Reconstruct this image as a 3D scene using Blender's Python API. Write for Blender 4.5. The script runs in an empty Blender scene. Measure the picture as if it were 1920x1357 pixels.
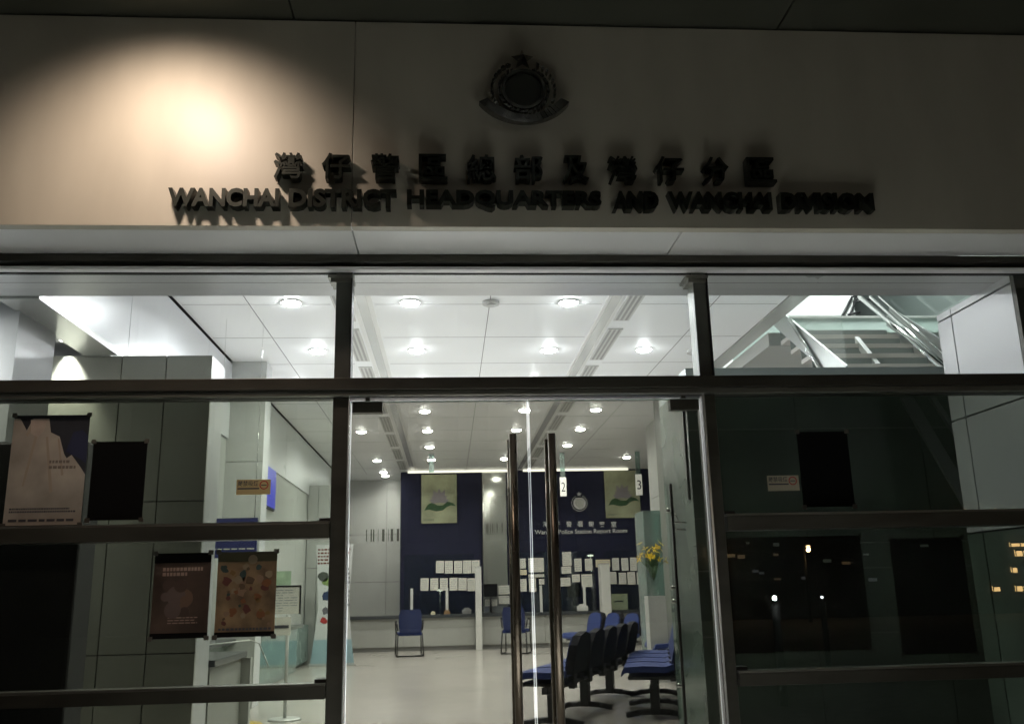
import bpy, bmesh, math, random
from mathutils import Vector, Matrix
R = random.Random(7)
SC = bpy.context.scene
COL = SC.collection
# ------------------------------------------------------------------ camera
YAW, PITCH, ROLL, FPX, EYE = 0.072337, 0.246375, 0.023315, 1709.48, Vector((0, 0, 1.6))
_F = Vector((math.sin(YAW)*math.cos(PITCH), math.cos(YAW)*math.cos(PITCH), math.sin(PITCH)))
_R0 = Vector((math.cos(YAW), -math.sin(YAW), 0)); _U0 = _R0.cross(_F)
_R = _R0*math.cos(ROLL) - _U0*math.sin(ROLL); _U = _U0*math.cos(ROLL) + _R0*math.sin(ROLL)
cam = bpy.data.objects.new('camera', bpy.data.cameras.new('camera')); COL.objects.link(cam)
m = Matrix((( _R.x, _U.x, -_F.x, EYE.x), (_R.y, _U.y, -_F.y, EYE.y), (_R.z, _U.z, -_F.z, EYE.z), (0, 0, 0, 1)))
cam.matrix_world = m
cam.data.sensor_width = 36; cam.data.lens = FPX/1920*36; cam.data.clip_end = 500; cam.data.clip_start = .05
SC.camera = cam
# ------------------------------------------------------------------ world: a city night
w = bpy.data.worlds.new("World"); SC.world = w; w.use_nodes = True
nt = w.node_tree; sky = nt.nodes.new('ShaderNodeTexSky'); sky.sky_type = 'NISHITA'; sky.sun_disc = False
sky.sun_elevation = math.radians(-4); sky.sun_rotation = math.radians(200)
nt.links.new(sky.outputs[0], nt.nodes['Background'].inputs[0]); nt.nodes['Background'].inputs[1].default_value = 0.06
SC.view_settings.view_transform = 'Standard'; SC.view_settings.look = 'None'
SC.view_settings.exposure = 0.22; SC.view_settings.gamma = 1
SC.cycles.max_bounces = 10; SC.cycles.transparent_max_bounces = 24; SC.cycles.diffuse_bounces = 5
SC.cycles.glossy_bounces = 5; SC.cycles.sample_clamp_indirect = 6; SC.cycles.use_denoising = True
SC.cycles.caustics_reflective = False; SC.cycles.caustics_refractive = False

FLOOR, CEIL, SOFF = 0.40, 4.40, 3.42      # lobby floor, lobby ceiling, low entrance soffit
LAMP_W = 52.0

def P(x, y, plane, val):
    """point of the real plane plane=val that the photograph shows at pixel x, y (1920 x 1357)"""
    d = _F + _R*((x-960)/FPX) - _U*((y-678.5)/FPX)
    i = 'xyz'.index(plane); return EYE + d*((val-EYE[i])/d[i])

# ------------------------------------------------------------------ materials
MATS = {}
def mat(name, col, rough=.5, metal=0., var=0., scale=6., bump=0., emit=None, stretch=None, spec=.5, trans=0., coat=0.):
    if name in MATS: return MATS[name]
    M = bpy.data.materials.new(name); M.use_nodes = True; n = M.node_tree.nodes; l = M.node_tree.links
    b = n['Principled BSDF']; b.inputs['Base Color'].default_value = (*col, 1); b.inputs['Roughness'].default_value = rough
    b.inputs['Metallic'].default_value = metal; b.inputs['Specular IOR Level'].default_value = spec
    b.inputs['Coat Weight'].default_value = coat
    if emit: b.inputs['Emission Color'].default_value = (*emit[0], 1); b.inputs['Emission Strength'].default_value = emit[1]
    if var or bump:
        tc = n.new('ShaderNodeTexCoord'); mp = n.new('ShaderNodeMapping'); l.new(tc.outputs['Object'], mp.inputs[0])
        if stretch: mp.inputs['Scale'].default_value = stretch
        no = n.new('ShaderNodeTexNoise'); no.inputs['Scale'].default_value = scale; no.inputs['Detail'].default_value = 6
        l.new(mp.outputs[0], no.inputs['Vector'])
        if var:
            cr = n.new('ShaderNodeValToRGB'); cr.color_ramp.elements[0].position = .3; cr.color_ramp.elements[1].position = .7
            cr.color_ramp.elements[0].color = (*[c*(1-var) for c in col], 1); cr.color_ramp.elements[1].color = (*[min(1, c*(1+var)) for c in col], 1)
            l.new(no.outputs[0], cr.inputs[0]); l.new(cr.outputs[0], b.inputs['Base Color'])
            mr = n.new('ShaderNodeMapRange'); mr.inputs[3].default_value = max(0, rough-.08); mr.inputs[4].default_value = min(1, rough+.1)
            l.new(no.outputs[0], mr.inputs[0]); l.new(mr.outputs[0], b.inputs['Roughness'])
        if bump:
            bp = n.new('ShaderNodeBump'); bp.inputs['Strength'].default_value = bump; bp.inputs['Distance'].default_value = .01
            l.new(no.outputs[0], bp.inputs['Height']); l.new(bp.outputs[0], b.inputs['Normal'])
    MATS[name] = M; return M

def glass(name, tint, refl=.05, rough=0.0, haze=0.0):
    """architectural glass: tinted pass-through plus a Schlick mirror and a thin pale haze"""
    M = bpy.data.materials.new(name); M.use_nodes = True; n = M.node_tree.nodes; l = M.node_tree.links
    n.remove(n['Principled BSDF']); out = n['Material Output']
    tr = n.new('ShaderNodeBsdfTransparent'); tr.inputs[0].default_value = (*tint, 1)
    gl = n.new('ShaderNodeBsdfGlossy'); gl.inputs['Roughness'].default_value = rough; gl.inputs[0].default_value = (.95, .97, .96, 1)
    lw = n.new('ShaderNodeLayerWeight'); lw.inputs[0].default_value = .5
    pw = n.new('ShaderNodeMath'); pw.operation = 'POWER'; pw.inputs[1].default_value = 5; l.new(lw.outputs['Facing'], pw.inputs[0])
    ma = n.new('ShaderNodeMath'); ma.operation = 'MULTIPLY_ADD'; ma.inputs[1].default_value = .9; ma.inputs[2].default_value = refl
    l.new(pw.outputs[0], ma.inputs[0])
    mx = n.new('ShaderNodeMixShader'); l.new(ma.outputs[0], mx.inputs[0]); l.new(tr.outputs[0], mx.inputs[1]); l.new(gl.outputs[0], mx.inputs[2])
    last = mx
    if haze:
        df = n.new('ShaderNodeBsdfDiffuse'); df.inputs[0].default_value = (.6, .66, .62, 1)
        no = n.new('ShaderNodeTexNoise'); no.inputs['Scale'].default_value = 2.2; tc = n.new('ShaderNodeTexCoord'); l.new(tc.outputs['Object'], no.inputs['Vector'])
        mm = n.new('ShaderNodeMath'); mm.operation = 'MULTIPLY'; mm.inputs[1].default_value = haze*2; l.new(no.outputs[0], mm.inputs[0])
        m2 = n.new('ShaderNodeMixShader'); l.new(mm.outputs[0], m2.inputs[0]); l.new(mx.outputs[0], m2.inputs[1]); l.new(df.outputs[0], m2.inputs[2]); last = m2
    l.new(last.outputs[0], out.inputs[0]); MATS[name] = M; return M

def translucent(name, col):
    M = bpy.data.materials.new(name); M.use_nodes = True; n = M.node_tree.nodes; l = M.node_tree.links
    n.remove(n['Principled BSDF']); t = n.new('ShaderNodeBsdfTranslucent'); t.inputs[0].default_value = (*col, 1)
    g = n.new('ShaderNodeBsdfDiffuse'); g.inputs[0].default_value = (*col, 1); mx = n.new('ShaderNodeMixShader'); mx.inputs[0].default_value = .3
    l.new(t.outputs[0], mx.inputs[1]); l.new(g.outputs[0], mx.inputs[2]); l.new(mx.outputs[0], n['Material Output'].inputs[0]); return M

G_LOW = glass('tinted_glass', (.56, .58, .53), .035, haze=.012)
G_DOOR = glass('door_glass', (.525, .525, .49), .035, haze=.012)
G_TOP = glass('clear_glass', (.97, .99, .985), .04, haze=.022)  # extra haze stands in for bloom on the upper panes
G_DARK = glass('dark_film_glass', (.46, .49, .45), .065, haze=.02)
G_IN = glass('green_glass', (.90, .955, .935), .05)
G_STR = glass('stair_glass', (.965, .985, .975), .04)
G_TEAL = glass('frosted_teal_glass', (.55, .70, .67), .06, .25, haze=.15)
EDGE = translucent('glass_edge', (.85, .9, .88))
EDGE2 = mat('polished_edge', (.85, .87, .86), .25, .6)
FASC = mat('fascia_panel', (.535, .51, .425), .45, 0, .09, 1.3, .02, stretch=(2.2, 1, .7))
SOFM = mat('soffit_metal', (.82, .83, .83), .42, .0, .04, 2)
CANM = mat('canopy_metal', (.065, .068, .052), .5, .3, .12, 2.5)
FRM = mat('frame_steel', (.060, .058, .047), .40, .45, .25, 9, .02, stretch=(.3, 1, 1))
FRL = mat('frame_steel_light', (.17, .17, .15), .35, .6, .08, 5)
MULM = mat('mullion_steel', (.13, .14, .125), .35, .6, .15, 6)
BLK = mat('black_gasket', (.012, .012, .011), .5)
DARKL = mat('dark_letter_metal', (.022, .026, .02), .35, .55, .2, 20)
CHR = mat('chrome', (.75, .76, .75), .12, 1.)
BRZ = mat('bronze_tube', (.15, .125, .098), .28, .85, .1, 20, stretch=(1, 1, .1))
CEILM = mat('ceiling_white', (.93, .94, .95), .45, 0, .015, 1.5)
WALLW = mat('white_metal_panel', (.58, .59, .61), .30, .10, .03, 1.5)
STEEL = mat('brushed_panel', (.33, .34, .305), .30, .45, .04, 1.3)
STEELB = mat('pale_panel', (.45, .46, .44), .33, .25, .04, 2)
SEAM = mat('seam', (.03, .03, .03), .7)
FLOORM = mat('terrazzo_floor', (.40, .377, .34), .20, 0, .025, 1.2)
BLUEW = mat('navy_wall', (.011, .0125, .038), .6, 0, .12, 2, spec=.25)
GRAN = mat('dark_granite', (.055, .06, .065), .18, 0, .5, 60)
CNTR = mat('counter_front', (.36, .365, .34), .5, 0, .04, 3)
WHT = mat('white_plastic', (.60, .60, .57), .45)
PAPER = mat('paper', (.60, .59, .53), .8, 0, .03, 8)
PAPER2 = mat('paper_cream', (.62, .56, .40), .8)
INK = mat('ink', (.05, .05, .06), .7)
INKB = mat('ink_black', (.004, .004, .004), .9, spec=.1)
BLUEF = mat('blue_fabric', (.012, .028, .125), .85, 0, .15, 80, .15)
BLKP = mat('black_plastic', (.012, .012, .014), .42, 0, .2, 12)
DKGRN = mat('unlit_dark', (.085, .115, .095), .22, 0, .45, 1.6)  # dark tone stands for unlit areas behind the right bay
SLOTM = mat('slot_grille', (.62, .62, .60), .5, .2)
RED = mat('red_print', (.35, .03, .03), .7)
LAMPM = mat('lamp_glow', (1, 1, 1), .5, emit=((.97, .985, 1), 110))
STRIPM = mat('strip_glow', (1, 1, 1), .5, emit=((1, .97, .88), 3.2))
SIGNW = mat('lit_number_sign', (.85, .85, .82), .5, emit=((1, 1, .96), .55))
SCRB = mat('blue_screen', (.02, .02, .2), .3, emit=((.10, .12, 1.), .9))
SCRD = mat('dark_screen', (.008, .008, .01), .15)

# ------------------------------------------------------------------ mesh helpers
class MB:
    def __init__(s): s.b = bmesh.new(); s.mats = []; s.smooth = False
    def mi(s, m):
        if m is None: return 0
        if m not in s.mats: s.mats.append(m)
        return s.mats.index(m)
    def face(s, pts, m=None):
        f = s.b.faces.new([s.b.verts.new(p) for p in pts]); f.material_index = s.mi(m); return f
    def box(s, x0, x1, y0, y1, z0, z1, m=None, bev=0.0, rot=None):
        x0, x1 = sorted((x0, x1)); y0, y1 = sorted((y0, y1)); z0, z1 = sorted((z0, z1))
        r = bmesh.ops.create_cube(s.b, size=1); vs = r['verts']
        for v in vs: v.co = Vector((x0+(v.co.x+.5)*(x1-x0), y0+(v.co.y+.5)*(y1-y0), z0+(v.co.z+.5)*(z1-z0)))
        if rot: 
            c = Vector(((x0+x1)/2, (y0+y1)/2, (z0+z1)/2)); bmesh.ops.rotate(s.b, verts=vs, cent=c, matrix=rot)
        fs = {f for v in vs for f in v.link_faces}
        for f in fs: f.material_index = s.mi(m)
        if bev:
            es = list({e for v in vs for e in v.link_edges})
            r2 = bmesh.ops.bevel(s.b, geom=es, offset=min(bev, .45*min(x1-x0, y1-y0, z1-z0)), segments=2, affect='EDGES', profile=.5)
            for f in r2['faces']: f.material_index = s.mi(m)
        return s
    def cyl(s, a, b, r, m=None, r2=None, n=16):
        a, b = Vector(a), Vector(b); d = b-a; r2 = r if r2 is None else r2
        q = Vector((0, 0, 1)).rotation_difference(d.normalized()) if d.length else Matrix()
        c1 = [a+q@Vector((math.cos(t)*r, math.sin(t)*r, 0)) for t in [2*math.pi*i/n for i in range(n)]]
        c2 = [b+q@Vector((math.cos(t)*r2, math.sin(t)*r2, 0)) for t in [2*math.pi*i/n for i in range(n)]]
        v1 = [s.b.verts.new(p) for p in c1]; v2 = [s.b.verts.new(p) for p in c2]; k = s.mi(m)
        for i in range(n):
            f = s.b.faces.new((v1[i], v1[(i+1) % n], v2[(i+1) % n], v2[i])); f.smooth = True; f.material_index = k
        f = s.b.faces.new(v1[::-1]); f.material_index = k; f = s.b.faces.new(v2); f.material_index = k
        return s
    def tube(s, pts, r, m=None, n=10):
        for a, b in zip(pts, pts[1:]): s.cyl(a, b, r, m, n=n)
        for p in pts[1:-1]: s.ball(p, r*1.01, m, 8)
        return s
    def ball(s, c, r, m=None, n=12, sc=(1, 1, 1)):
        rr = bmesh.ops.create_uvsphere(s.b, u_segments=n, v_segments=max(6, n*2//3), radius=1)
        for v in rr['verts']: v.co = Vector((c[0]+v.co.x*r*sc[0], c[1]+v.co.y*r*sc[1], c[2]+v.co.z*r*sc[2]))
        k = s.mi(m)
        for f in {f for v in rr['verts'] for f in v.link_faces}: f.smooth = True; f.material_index = k
        return s
    def prism(s, pts, ext, m=None):
        """planar polygon pts pushed along vector ext"""
        e = Vector(ext); k = s.mi(m); a = [s.b.verts.new(Vector(p)) for p in pts]; b = [s.b.verts.new(Vector(p)+e) for p in pts]
        fs = [s.b.faces.new(a[::-1]), s.b.faces.new(b)]
        for i in range(len(a)): fs.append(s.b.faces.new((a[i], a[(i+1) % len(a)], b[(i+1) % len(a)], b[i])))
        for f in fs: f.material_index = k
        return s
    def build(s, name, m=None, parent=None):
        me = bpy.data.meshes.new(name); bmesh.ops.recalc_face_normals(s.b, faces=s.b.faces[:]); s.b.to_mesh(me); s.b.free()
        for x in (s.mats or [m]): me.materials.append(x if x else m)
        o = bpy.data.objects.new(name, me); COL.objects.link(o)
        if parent: o.parent = parent; o.matrix_parent_inverse = Matrix.Translation(-parent.location) if parent.type == 'EMPTY' and parent.parent is None else Matrix()
        return o
def tag(o, label, cat, group=None):
    o['label'] = label; o['category'] = cat
    if group: o['group'] = group
    return o
def thing(name, label, cat, loc=(0, 0, 0), group=None):
    o = bpy.data.objects.new(name, None); COL.objects.link(o); o.location = loc; o.empty_display_size = .1
    return tag(o, label, cat, group)
def struct(o): o['kind'] = 'structure'; return o
def box(name, dims, m, parent=None, bev=0.0): return MB().box(*dims, m, bev).build(name, m, parent)

def glyphs(txt, x0, x1, z0, z1, yfront, depth, m, name, parent, bold=.0, shear=0.0, flip=1):
    """the characters of txt, standing on plane y=yfront facing -Y, fitted into x0..x1, z0..z1: one mesh per character"""
    cu = bpy.data.curves.new('t', 'FONT'); cu.size = 1; cu.offset = bold; cu.resolution_u = 3; outs = []; xs = []
    cu.body = txt; to = bpy.data.objects.new('t', cu); COL.objects.link(to)
    def meas(t_):
        cu.body = t_; bpy.context.view_layer.update(); ev = to.evaluated_get(bpy.context.evaluated_depsgraph_get()); e = ev.to_mesh()
        v = [x.co.copy() for x in e.vertices]; f = [list(p.vertices) for p in e.polygons]; ev.to_mesh_clear(); return v, f
    bar = max(v.x for v in meas('|')[0])
    adv = [max(v.x for v in meas(txt[:i]+'|')[0])-bar for i in range(len(txt))]
    gl = [None if ch == ' ' else meas(ch) for ch in txt]
    ax = [v.x+a for a, g in zip(adv, gl) if g for v in g[0]]; ay = [v.y for g in gl if g for v in g[0]]
    mnx, mxx, mny, mxy = min(ax), max(ax), min(ay), max(ay); sx = (x1-x0)/(mxx-mnx); sz = (z1-z0)/(mxy-mny)
    for a, g in zip(adv, gl):
        if not g: continue
        vs, fs = g; b = bmesh.new(); bv = [b.verts.new((x0+(v.x+a-mnx)*sx, yfront, z0+(v.y-mny)*sz)) for v in vs]
        for f in fs:
            try: b.faces.new([bv[k] for k in f])
            except ValueError: pass
        bmesh.ops.remove_doubles(b, verts=b.verts[:], dist=1e-6)
        if depth:
            r = bmesh.ops.extrude_face_region(b, geom=b.faces[:], use_keep_orig=True)
            bmesh.ops.translate(b, vec=(0, depth, 0), verts=[q for q in r['geom'] if isinstance(q, bmesh.types.BMVert)])
        bmesh.ops.recalc_face_normals(b, faces=b.faces[:]); outs.append(b)
    COL.objects.unlink(to); bpy.data.objects.remove(to)
    return outs
def letters(txt, x0, x1, z0, z1, y, depth, m, name, parent, bold=0.0, merge=False):
    bs = glyphs(txt, x0, x1, z0, z1, y, depth, m, name, parent, bold); obs = []
    if merge:
        me = bpy.data.meshes.new(name); big = bmesh.new()
        for b in bs: tmp = bpy.data.meshes.new('x'); b.to_mesh(tmp); big.from_mesh(tmp); bpy.data.meshes.remove(tmp); b.free()
        big.to_mesh(me); big.free(); me.materials.append(m); o = bpy.data.objects.new(name, me); COL.objects.link(o)
        o.parent = parent
        if parent and parent.parent is None: o.matrix_parent_inverse = Matrix.Translation(-parent.location)
        return [o]
    for b in bs:
        me = bpy.data.meshes.new(name); b.to_mesh(me); b.free(); me.materials.append(m)
        o = bpy.data.objects.new(name, me); COL.objects.link(o); o.parent = parent
        if parent and parent.parent is None: o.matrix_parent_inverse = Matrix.Translation(-parent.location)
        obs.append(o)
    return obs
def rows(mb, x0, x1, z0, z1, n, y, m, fill=.6, lo=.01, hi=.03, t=.0006):
    """rows of illegible print: short dashes"""
    h = (z1-z0)/n
    for i in range(n):
        z = z1-(i+.5)*h; x = x0
        end = x1-(x1-x0)*R.choice((0, 0, .1, .35))
        while x < end:
            l = R.uniform(lo, hi); l = min(l, end-x); 
            if l < lo*.4: break
            mb.box(x, x+l, y-t, y, z-h*fill/2, z+h*fill/2, m); x += l+lo*.5

def light_area(name, loc, size, power, col=(1, 1, 1), aim=(0, 0, -1), parent=None, shape='DISK', sy=None, spread=math.pi):
    L = bpy.data.lights.new(name, 'AREA'); L.shape = shape; L.size = size; L.energy = power; L.color = col; L.spread = spread
    if sy: L.size_y = sy
    o = bpy.data.objects.new(name, L); COL.objects.link(o); o.location = loc
    o.rotation_euler = Vector(aim).to_track_quat('-Z', 'Y').to_euler()
    if parent: o.parent = parent; o.matrix_parent_inverse = Matrix.Translation(-parent.location)
    return o

# ================================================================== OUTSIDE
struct(MB().box(-40, 40, -60, 3.6, -.3, 0).build('ground', mat('pavement_ground', (.22, .217, .205), .75, 0, .25, 5, .2)))
o = MB()
for i in range(3): o.box(-9, 9, 3.6+i*.32, 4.95 if i == 2 else 3.6+(i+1)*.32, -.2, .13*(i+1), None, .006)
tag(o.build('entrance_steps', mat('granite_steps', (.58, .57, .54), .5, 0, .2, 40)), 'pale granite entrance steps rising to the glass front', 'steps')
# --- fascia
fa = thing('fascia_wall', 'beige panelled fascia above the glass front carrying the dark lettering', 'wall', (0, 4.5, 3.47))
JX = [-7.58, -4.04, -.502, 1.27, 4.81, 6.58]
FX = [-7.58, -4.04, -.502, 4.81, 6.58]
for a, b in zip(FX, FX[1:]):
    box('wall_panel', (a+.002, b-.002, 4.5, 4.56, 3.470, 4.690), FASC, fa, .003)
box('backing', (JX[0], JX[-1], 4.565, 4.9, 3.50, 6.5), SEAM, fa)
# exterior soffit under the fascia
so = thing('soffit', 'pale metal soffit strip under the beige fascia', 'soffit', (0, 4.6, 3.47))
for a, b in zip(JX, JX[1:]): box('soffit_panel', (a+.004, b-.004, 4.562, 4.90, 3.4705, 3.498), SOFM, so)
MB().box(JX[0], JX[-1], 4.502, 4.5605, 3.4715, 3.49).build('drip_edge', SOFM, so)
# canopy overhead
ca = thing('canopy', 'dark panelled canopy ceiling overhanging the fascia', 'canopy', (0, 3, 4.7))
CX = [-9, -6.4, -3.6, -.84, 1.9, 4.7, 7.4]
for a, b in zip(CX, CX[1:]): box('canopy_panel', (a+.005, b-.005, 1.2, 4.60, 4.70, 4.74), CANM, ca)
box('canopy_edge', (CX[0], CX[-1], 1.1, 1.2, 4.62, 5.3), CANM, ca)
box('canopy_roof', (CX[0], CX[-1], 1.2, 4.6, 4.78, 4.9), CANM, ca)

# --- lettering
cz = thing('chinese_lettering', 'raised dark Chinese characters in a row above the English name', 'lettering', (0, 4.45, 3.78))
for ch, cx in zip('灣仔警區總部及灣仔分區', (540, 630, 722, 812, 903, 991, 1080, 1168, 1255, 1342, 1427)):
    wpx = {'分': 48, '及': 48}.get(ch, 54)
    a = P(cx-wpx/2, 307, 'y', 4.43); b = P(cx+wpx/2, 307, 'y', 4.43)
    zc = 3.783
    letters(ch, a.x, b.x, zc-.073, zc+.073, 4.43, .062, DARKL, 'character', cz, .012)
ez = thing('english_lettering', 'raised dark English name WANCHAI DISTRICT HEADQUARTERS AND WANCHAI DIVISION on the fascia', 'lettering', (0, 4.45, 3.6))
for wd, p0, p1 in (('WANCHAI', 314, 523), ('DISTRICT', 541, 743), ('HEADQUARTERS', 763, 1128), ('AND', 1149, 1235), ('WANCHAI', 1253, 1447), ('DIVISION', 1463, 1638)):
    a = P(p0, 368, 'y', 4.43); b = P(p1, 368, 'y', 4.43)
    letters(wd, a.x, b.x, 3.548, 3.652, 4.43, .062, DARKL, 'letter', ez, .04)
# --- crest
def crest(name, label, cx, cz_, s, y, m, mr, parent_cat='crest', ribbon=True, deep=1.0):
    """s = outer radius of the wreath; star on top, wreath of leaves, ringed disc, scroll below"""
    t = thing(name, label, parent_cat, (cx, y, cz_)); d = .02*deep
    mb = MB()
    for k in range(30):
        a = math.radians(118+ k*(304)/29)          # open at the top
        for off, tl in ((-.09, .5), (.09, -.5)):
            r = s*(.86+off*1.2); c = Vector((cx+math.cos(a)*r, y, cz_+math.sin(a)*r))
            ta = a+math.pi/2*(1 if math.cos(a) > 0 else -1)+tl; dx = Vector((math.cos(ta), 0, math.sin(ta))); dn = Vector((-dx.z, 0, dx.x)); L = s*.17; W = s*.045
            mb.prism([c-dx*L*.5, c-dx*L*.1+dn*W, c+dx*L*.5, c-dx*L*.1-dn*W], (0, -d*(1.2+.3*(k % 2)), 0))
    mb.build('wreath', m, t)
    mb = MB(); n = 40; ro, ri = s*.68, s*.58
    for i in range(n):
        a0, a1 = 2*math.pi*i/n, 2*math.pi*(i+1)/n; q = lambda r, a: Vector((cx+math.cos(a)*r, y-.001, cz_+math.sin(a)*r))
        mb.prism([q(ri, a0), q(ro, a0), q(ro, a1), q(ri, a1)], (0, -d*1.5, 0))
    mb.build('ring', m, t)
    MB().cyl((cx, y, cz_), (cx, y-d*.8, cz_), s*.56, n=36).build('disc', mr, t)
    mb = MB(); pts = []
    for i in range(10):
        a = math.pi/2+i*math.pi/5; r = s*(.36 if i % 2 == 0 else .155); pts.append(Vector((cx+math.cos(a)*r, y-.002, cz_+s*1.12+math.sin(a)*r)))
    cc = Vector((cx, y-d*2.2, cz_+s*1.12))
    for i in range(10): mb.face([pts[i], pts[(i+1) % 10], cc])
    mb.prism(pts, (0, .002+.0005, 0)); mb.build('star', m, t)
    if ribbon:
        mb = MB(); n = 22; 
        for i in range(n):
            def q(f, rr):
                a = math.radians(212+f*116); return Vector((cx+math.cos(a)*rr*1.08, y-.003, cz_+s*.25+math.sin(a)*rr*.92))
            f0, f1 = i/n, (i+1)/n; mb.prism([q(f0, s*1.50), q(f1, s*1.50), q(f1, s*1.22), q(f0, s*1.22)], (0, -d*(1.7+.4*math.sin(f0*9)), 0))
        mb.build('scroll', m, t)
    return t
SILV = mat('crest_metal', (.26, .26, .25), .16, .95, .3, 30)
SILD = mat('crest_enamel', (.05, .055, .045), .3, .3)
crest('police_crest', 'dark metal crest with star, wreath and scroll above the Chinese characters', .42, 4.25, .178, 4.47, SILV, SILD, deep=1.3)

# --- wall washer lamp in the canopy (lit)
wl = thing('canopy_downlight', 'warm recessed lamp in the canopy washing the left of the fascia', 'lamp', (-1.45, 3.72, 4.69))
MB().cyl((-1.45, 3.72, 4.705), (-1.45, 3.72, 4.52), .07, CHR).build('trim_ring', CHR, wl)
MB().cyl((-1.45, 3.72, 4.517), (-1.45, 3.72, 4.512), .05).build('lamp_glow', mat('warm_lamp', (1, .8, .6), .5, emit=((1, .72, .48), 12)), wl)
L = bpy.data.lights.new('wall_washer', 'SPOT'); L.energy = 84; L.color = (1, .78, .635); L.spot_size = math.radians(114); L.spot_blend = 1; L.shadow_soft_size = .10
o = bpy.data.objects.new('wall_washer', L); COL.objects.link(o); o.location = (-1.45, 3.68, 4.47); o.rotation_euler = (Vector((-1.45, 4.5, 3.62))-o.location).to_track_quat('-Z', 'Y').to_euler()
o.parent = wl; o.matrix_parent_inverse = Matrix.Translation(-wl.location)

# --- unseen canopy lamp, added to light the soffit off the steps
wl = thing('canopy_downlight', 'unseen white lamp added in the canopy over the entrance steps', 'lamp', (.45, 2.9, 4.69))
MB().cyl((.45, 2.9, 4.705), (.45, 2.9, 4.66), .07, CHR).build('trim_ring', CHR, wl)
MB().cyl((.45, 2.9, 4.657), (.45, 2.9, 4.652), .05).build('lamp_glow', mat('white_lamp', (1, 1, 1), .5, emit=((1, 1, .96), 12)), wl)
L = bpy.data.lights.new('step_fill', 'SPOT'); L.energy = 3800; L.color = (.97, 1, .97); L.spot_size = math.radians(44); L.spot_blend = .5; L.shadow_soft_size = .04
o = bpy.data.objects.new('step_fill', L); COL.objects.link(o); o.location = (.45, 2.9, 4.64); o.parent = wl; o.matrix_parent_inverse = Matrix.Translation(-wl.location)

# ================================================================== GLASS FRONT
YF = 5.0   # glass plane
def member(name, x0, x1, z0, z1, par, m=FRM, y0=4.93, y1=5.07, bev=.004): return box(name, (x0, x1, y0, y1, z0, z1), m, par, bev)
hd = thing('header_frame', 'long dark steel header beam directly under the pale soffit', 'beam', (0, 5, 3.4))
member('beam', -7.5, 6.5, 3.425, 3.4695, hd, FRM, 4.90, 5.10)
member('lower_fin', -7.5, 6.5, 3.395, 3.4245, hd, FRM, 4.96, 5.05)
box('light_trim', (-7.5, 6.5, 4.90, 4.955, 3.378, 3.3945), SOFM, hd)
tr = thing('transom_beam', 'dark steel transom beam crossing the whole front above the doors', 'beam', (0, 5, 2.7))
member('beam', -7.5, 6.5, 2.685, 2.752, tr, FRM, 4.90, 5.09)
member('lower_lip', -7.5, 6.5, 2.655, 2.6845, tr, FRL, 4.915, 5.06)
box('gasket', (-7.5, 6.5, 4.96, 5.04, 2.6525, 2.6545), BLK, tr)
# mullions
def mullion(x0, x1, label, mm=MULM):
    t = thing('mullion', label, 'mullion', ((x0+x1)/2, 5, .4), 'upright steel mullions of the glass front')
    member('post', x0, x1, .40, 2.652, t, FRM, 4.955, 5.075); member('post', x0, x1, 2.7525, 3.3945, t, mm, 4.965, 5.10)
    box('dark_seal', (x1+.0005, x1+.007, 4.95, 5.06, 2.753, 3.394), BLK, t)
    box('bracket', (x0-.045, x1+.01, 4.94, 5.10, 3.345, 3.362), FRL, t); box('bracket', (x0-.03, x1, 4.955, 5.09, 3.322, 3.3445), FRL, t)
    return t
mullion(-.630, -.545, 'steel mullion on the left jamb of the doorway'); mullion(1.43, 1.505, 'steel mullion on the right jamb of the doorway')
mullion(-3.66, -3.575, 'steel mullion at the far left end of the left window'); mullion(4.2, 4.28, 'steel mullion at the far right end of the right window')
# windows
def window(name, label, x0, x1, g, bands, rails):
    t = thing(name, label, 'window', ((x0+x1)/2, 5, bands[0][0]))
    for z0, z1 in bands: box('glass_pane', (x0, x1, 4.995, 5.005, z0, z1), g, t)
    for z0, z1 in rails:
        box('rail', (x0, x1, 4.93, 5.05, z0, z1-.012), FRM, t, .003); box('rail_cap', (x0, x1, 4.935, 5.04, z1-.0115, z1), FRL, t)
        for xx in (x0, x1-.06): box('shoe', (xx+.001, xx+.059, 4.975, 5.08, z1+.0005, z1+.018), BLK, t)
    return t
RL = [(1.895, 1.985), (1.095, 1.170)]
BL = [(.42, 1.094), (1.171, 1.894), (1.986, 2.6515)]
window('side_window', 'left tinted window bay with posters stuck on it between two steel rails', -3.574, -.631, G_LOW, BL, RL)
window('side_window', 'right dark window bay reflecting street lights', 1.512, 4.199, G_DARK, BL, RL)
for a, b, l in ((-3.574, -.631, 'clear upper window left of the doorway showing the pale ceiling'), (-.537, 1.429, 'clear upper window over the glass doors'), (1.513, 4.199, 'clear upper window over the dark right bay with the stair behind')):
    t = thing('upper_window', l, 'window', ((a+b)/2, 5, 2.76)); box('glass_pane', (a, b, 4.995, 5.005, 2.7525, 3.3805), G_TOP, t); box('seal', (a, b, 4.99, 5.0095, 3.381, 3.3945), BLK, t)
box('base_rail', (-7.5, -.631, 4.93, 5.06, .40, .419), FRM, None); tag(bpy.data.objects['base_rail'], 'steel sill rail at floor level under the left window', 'rail')
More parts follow.
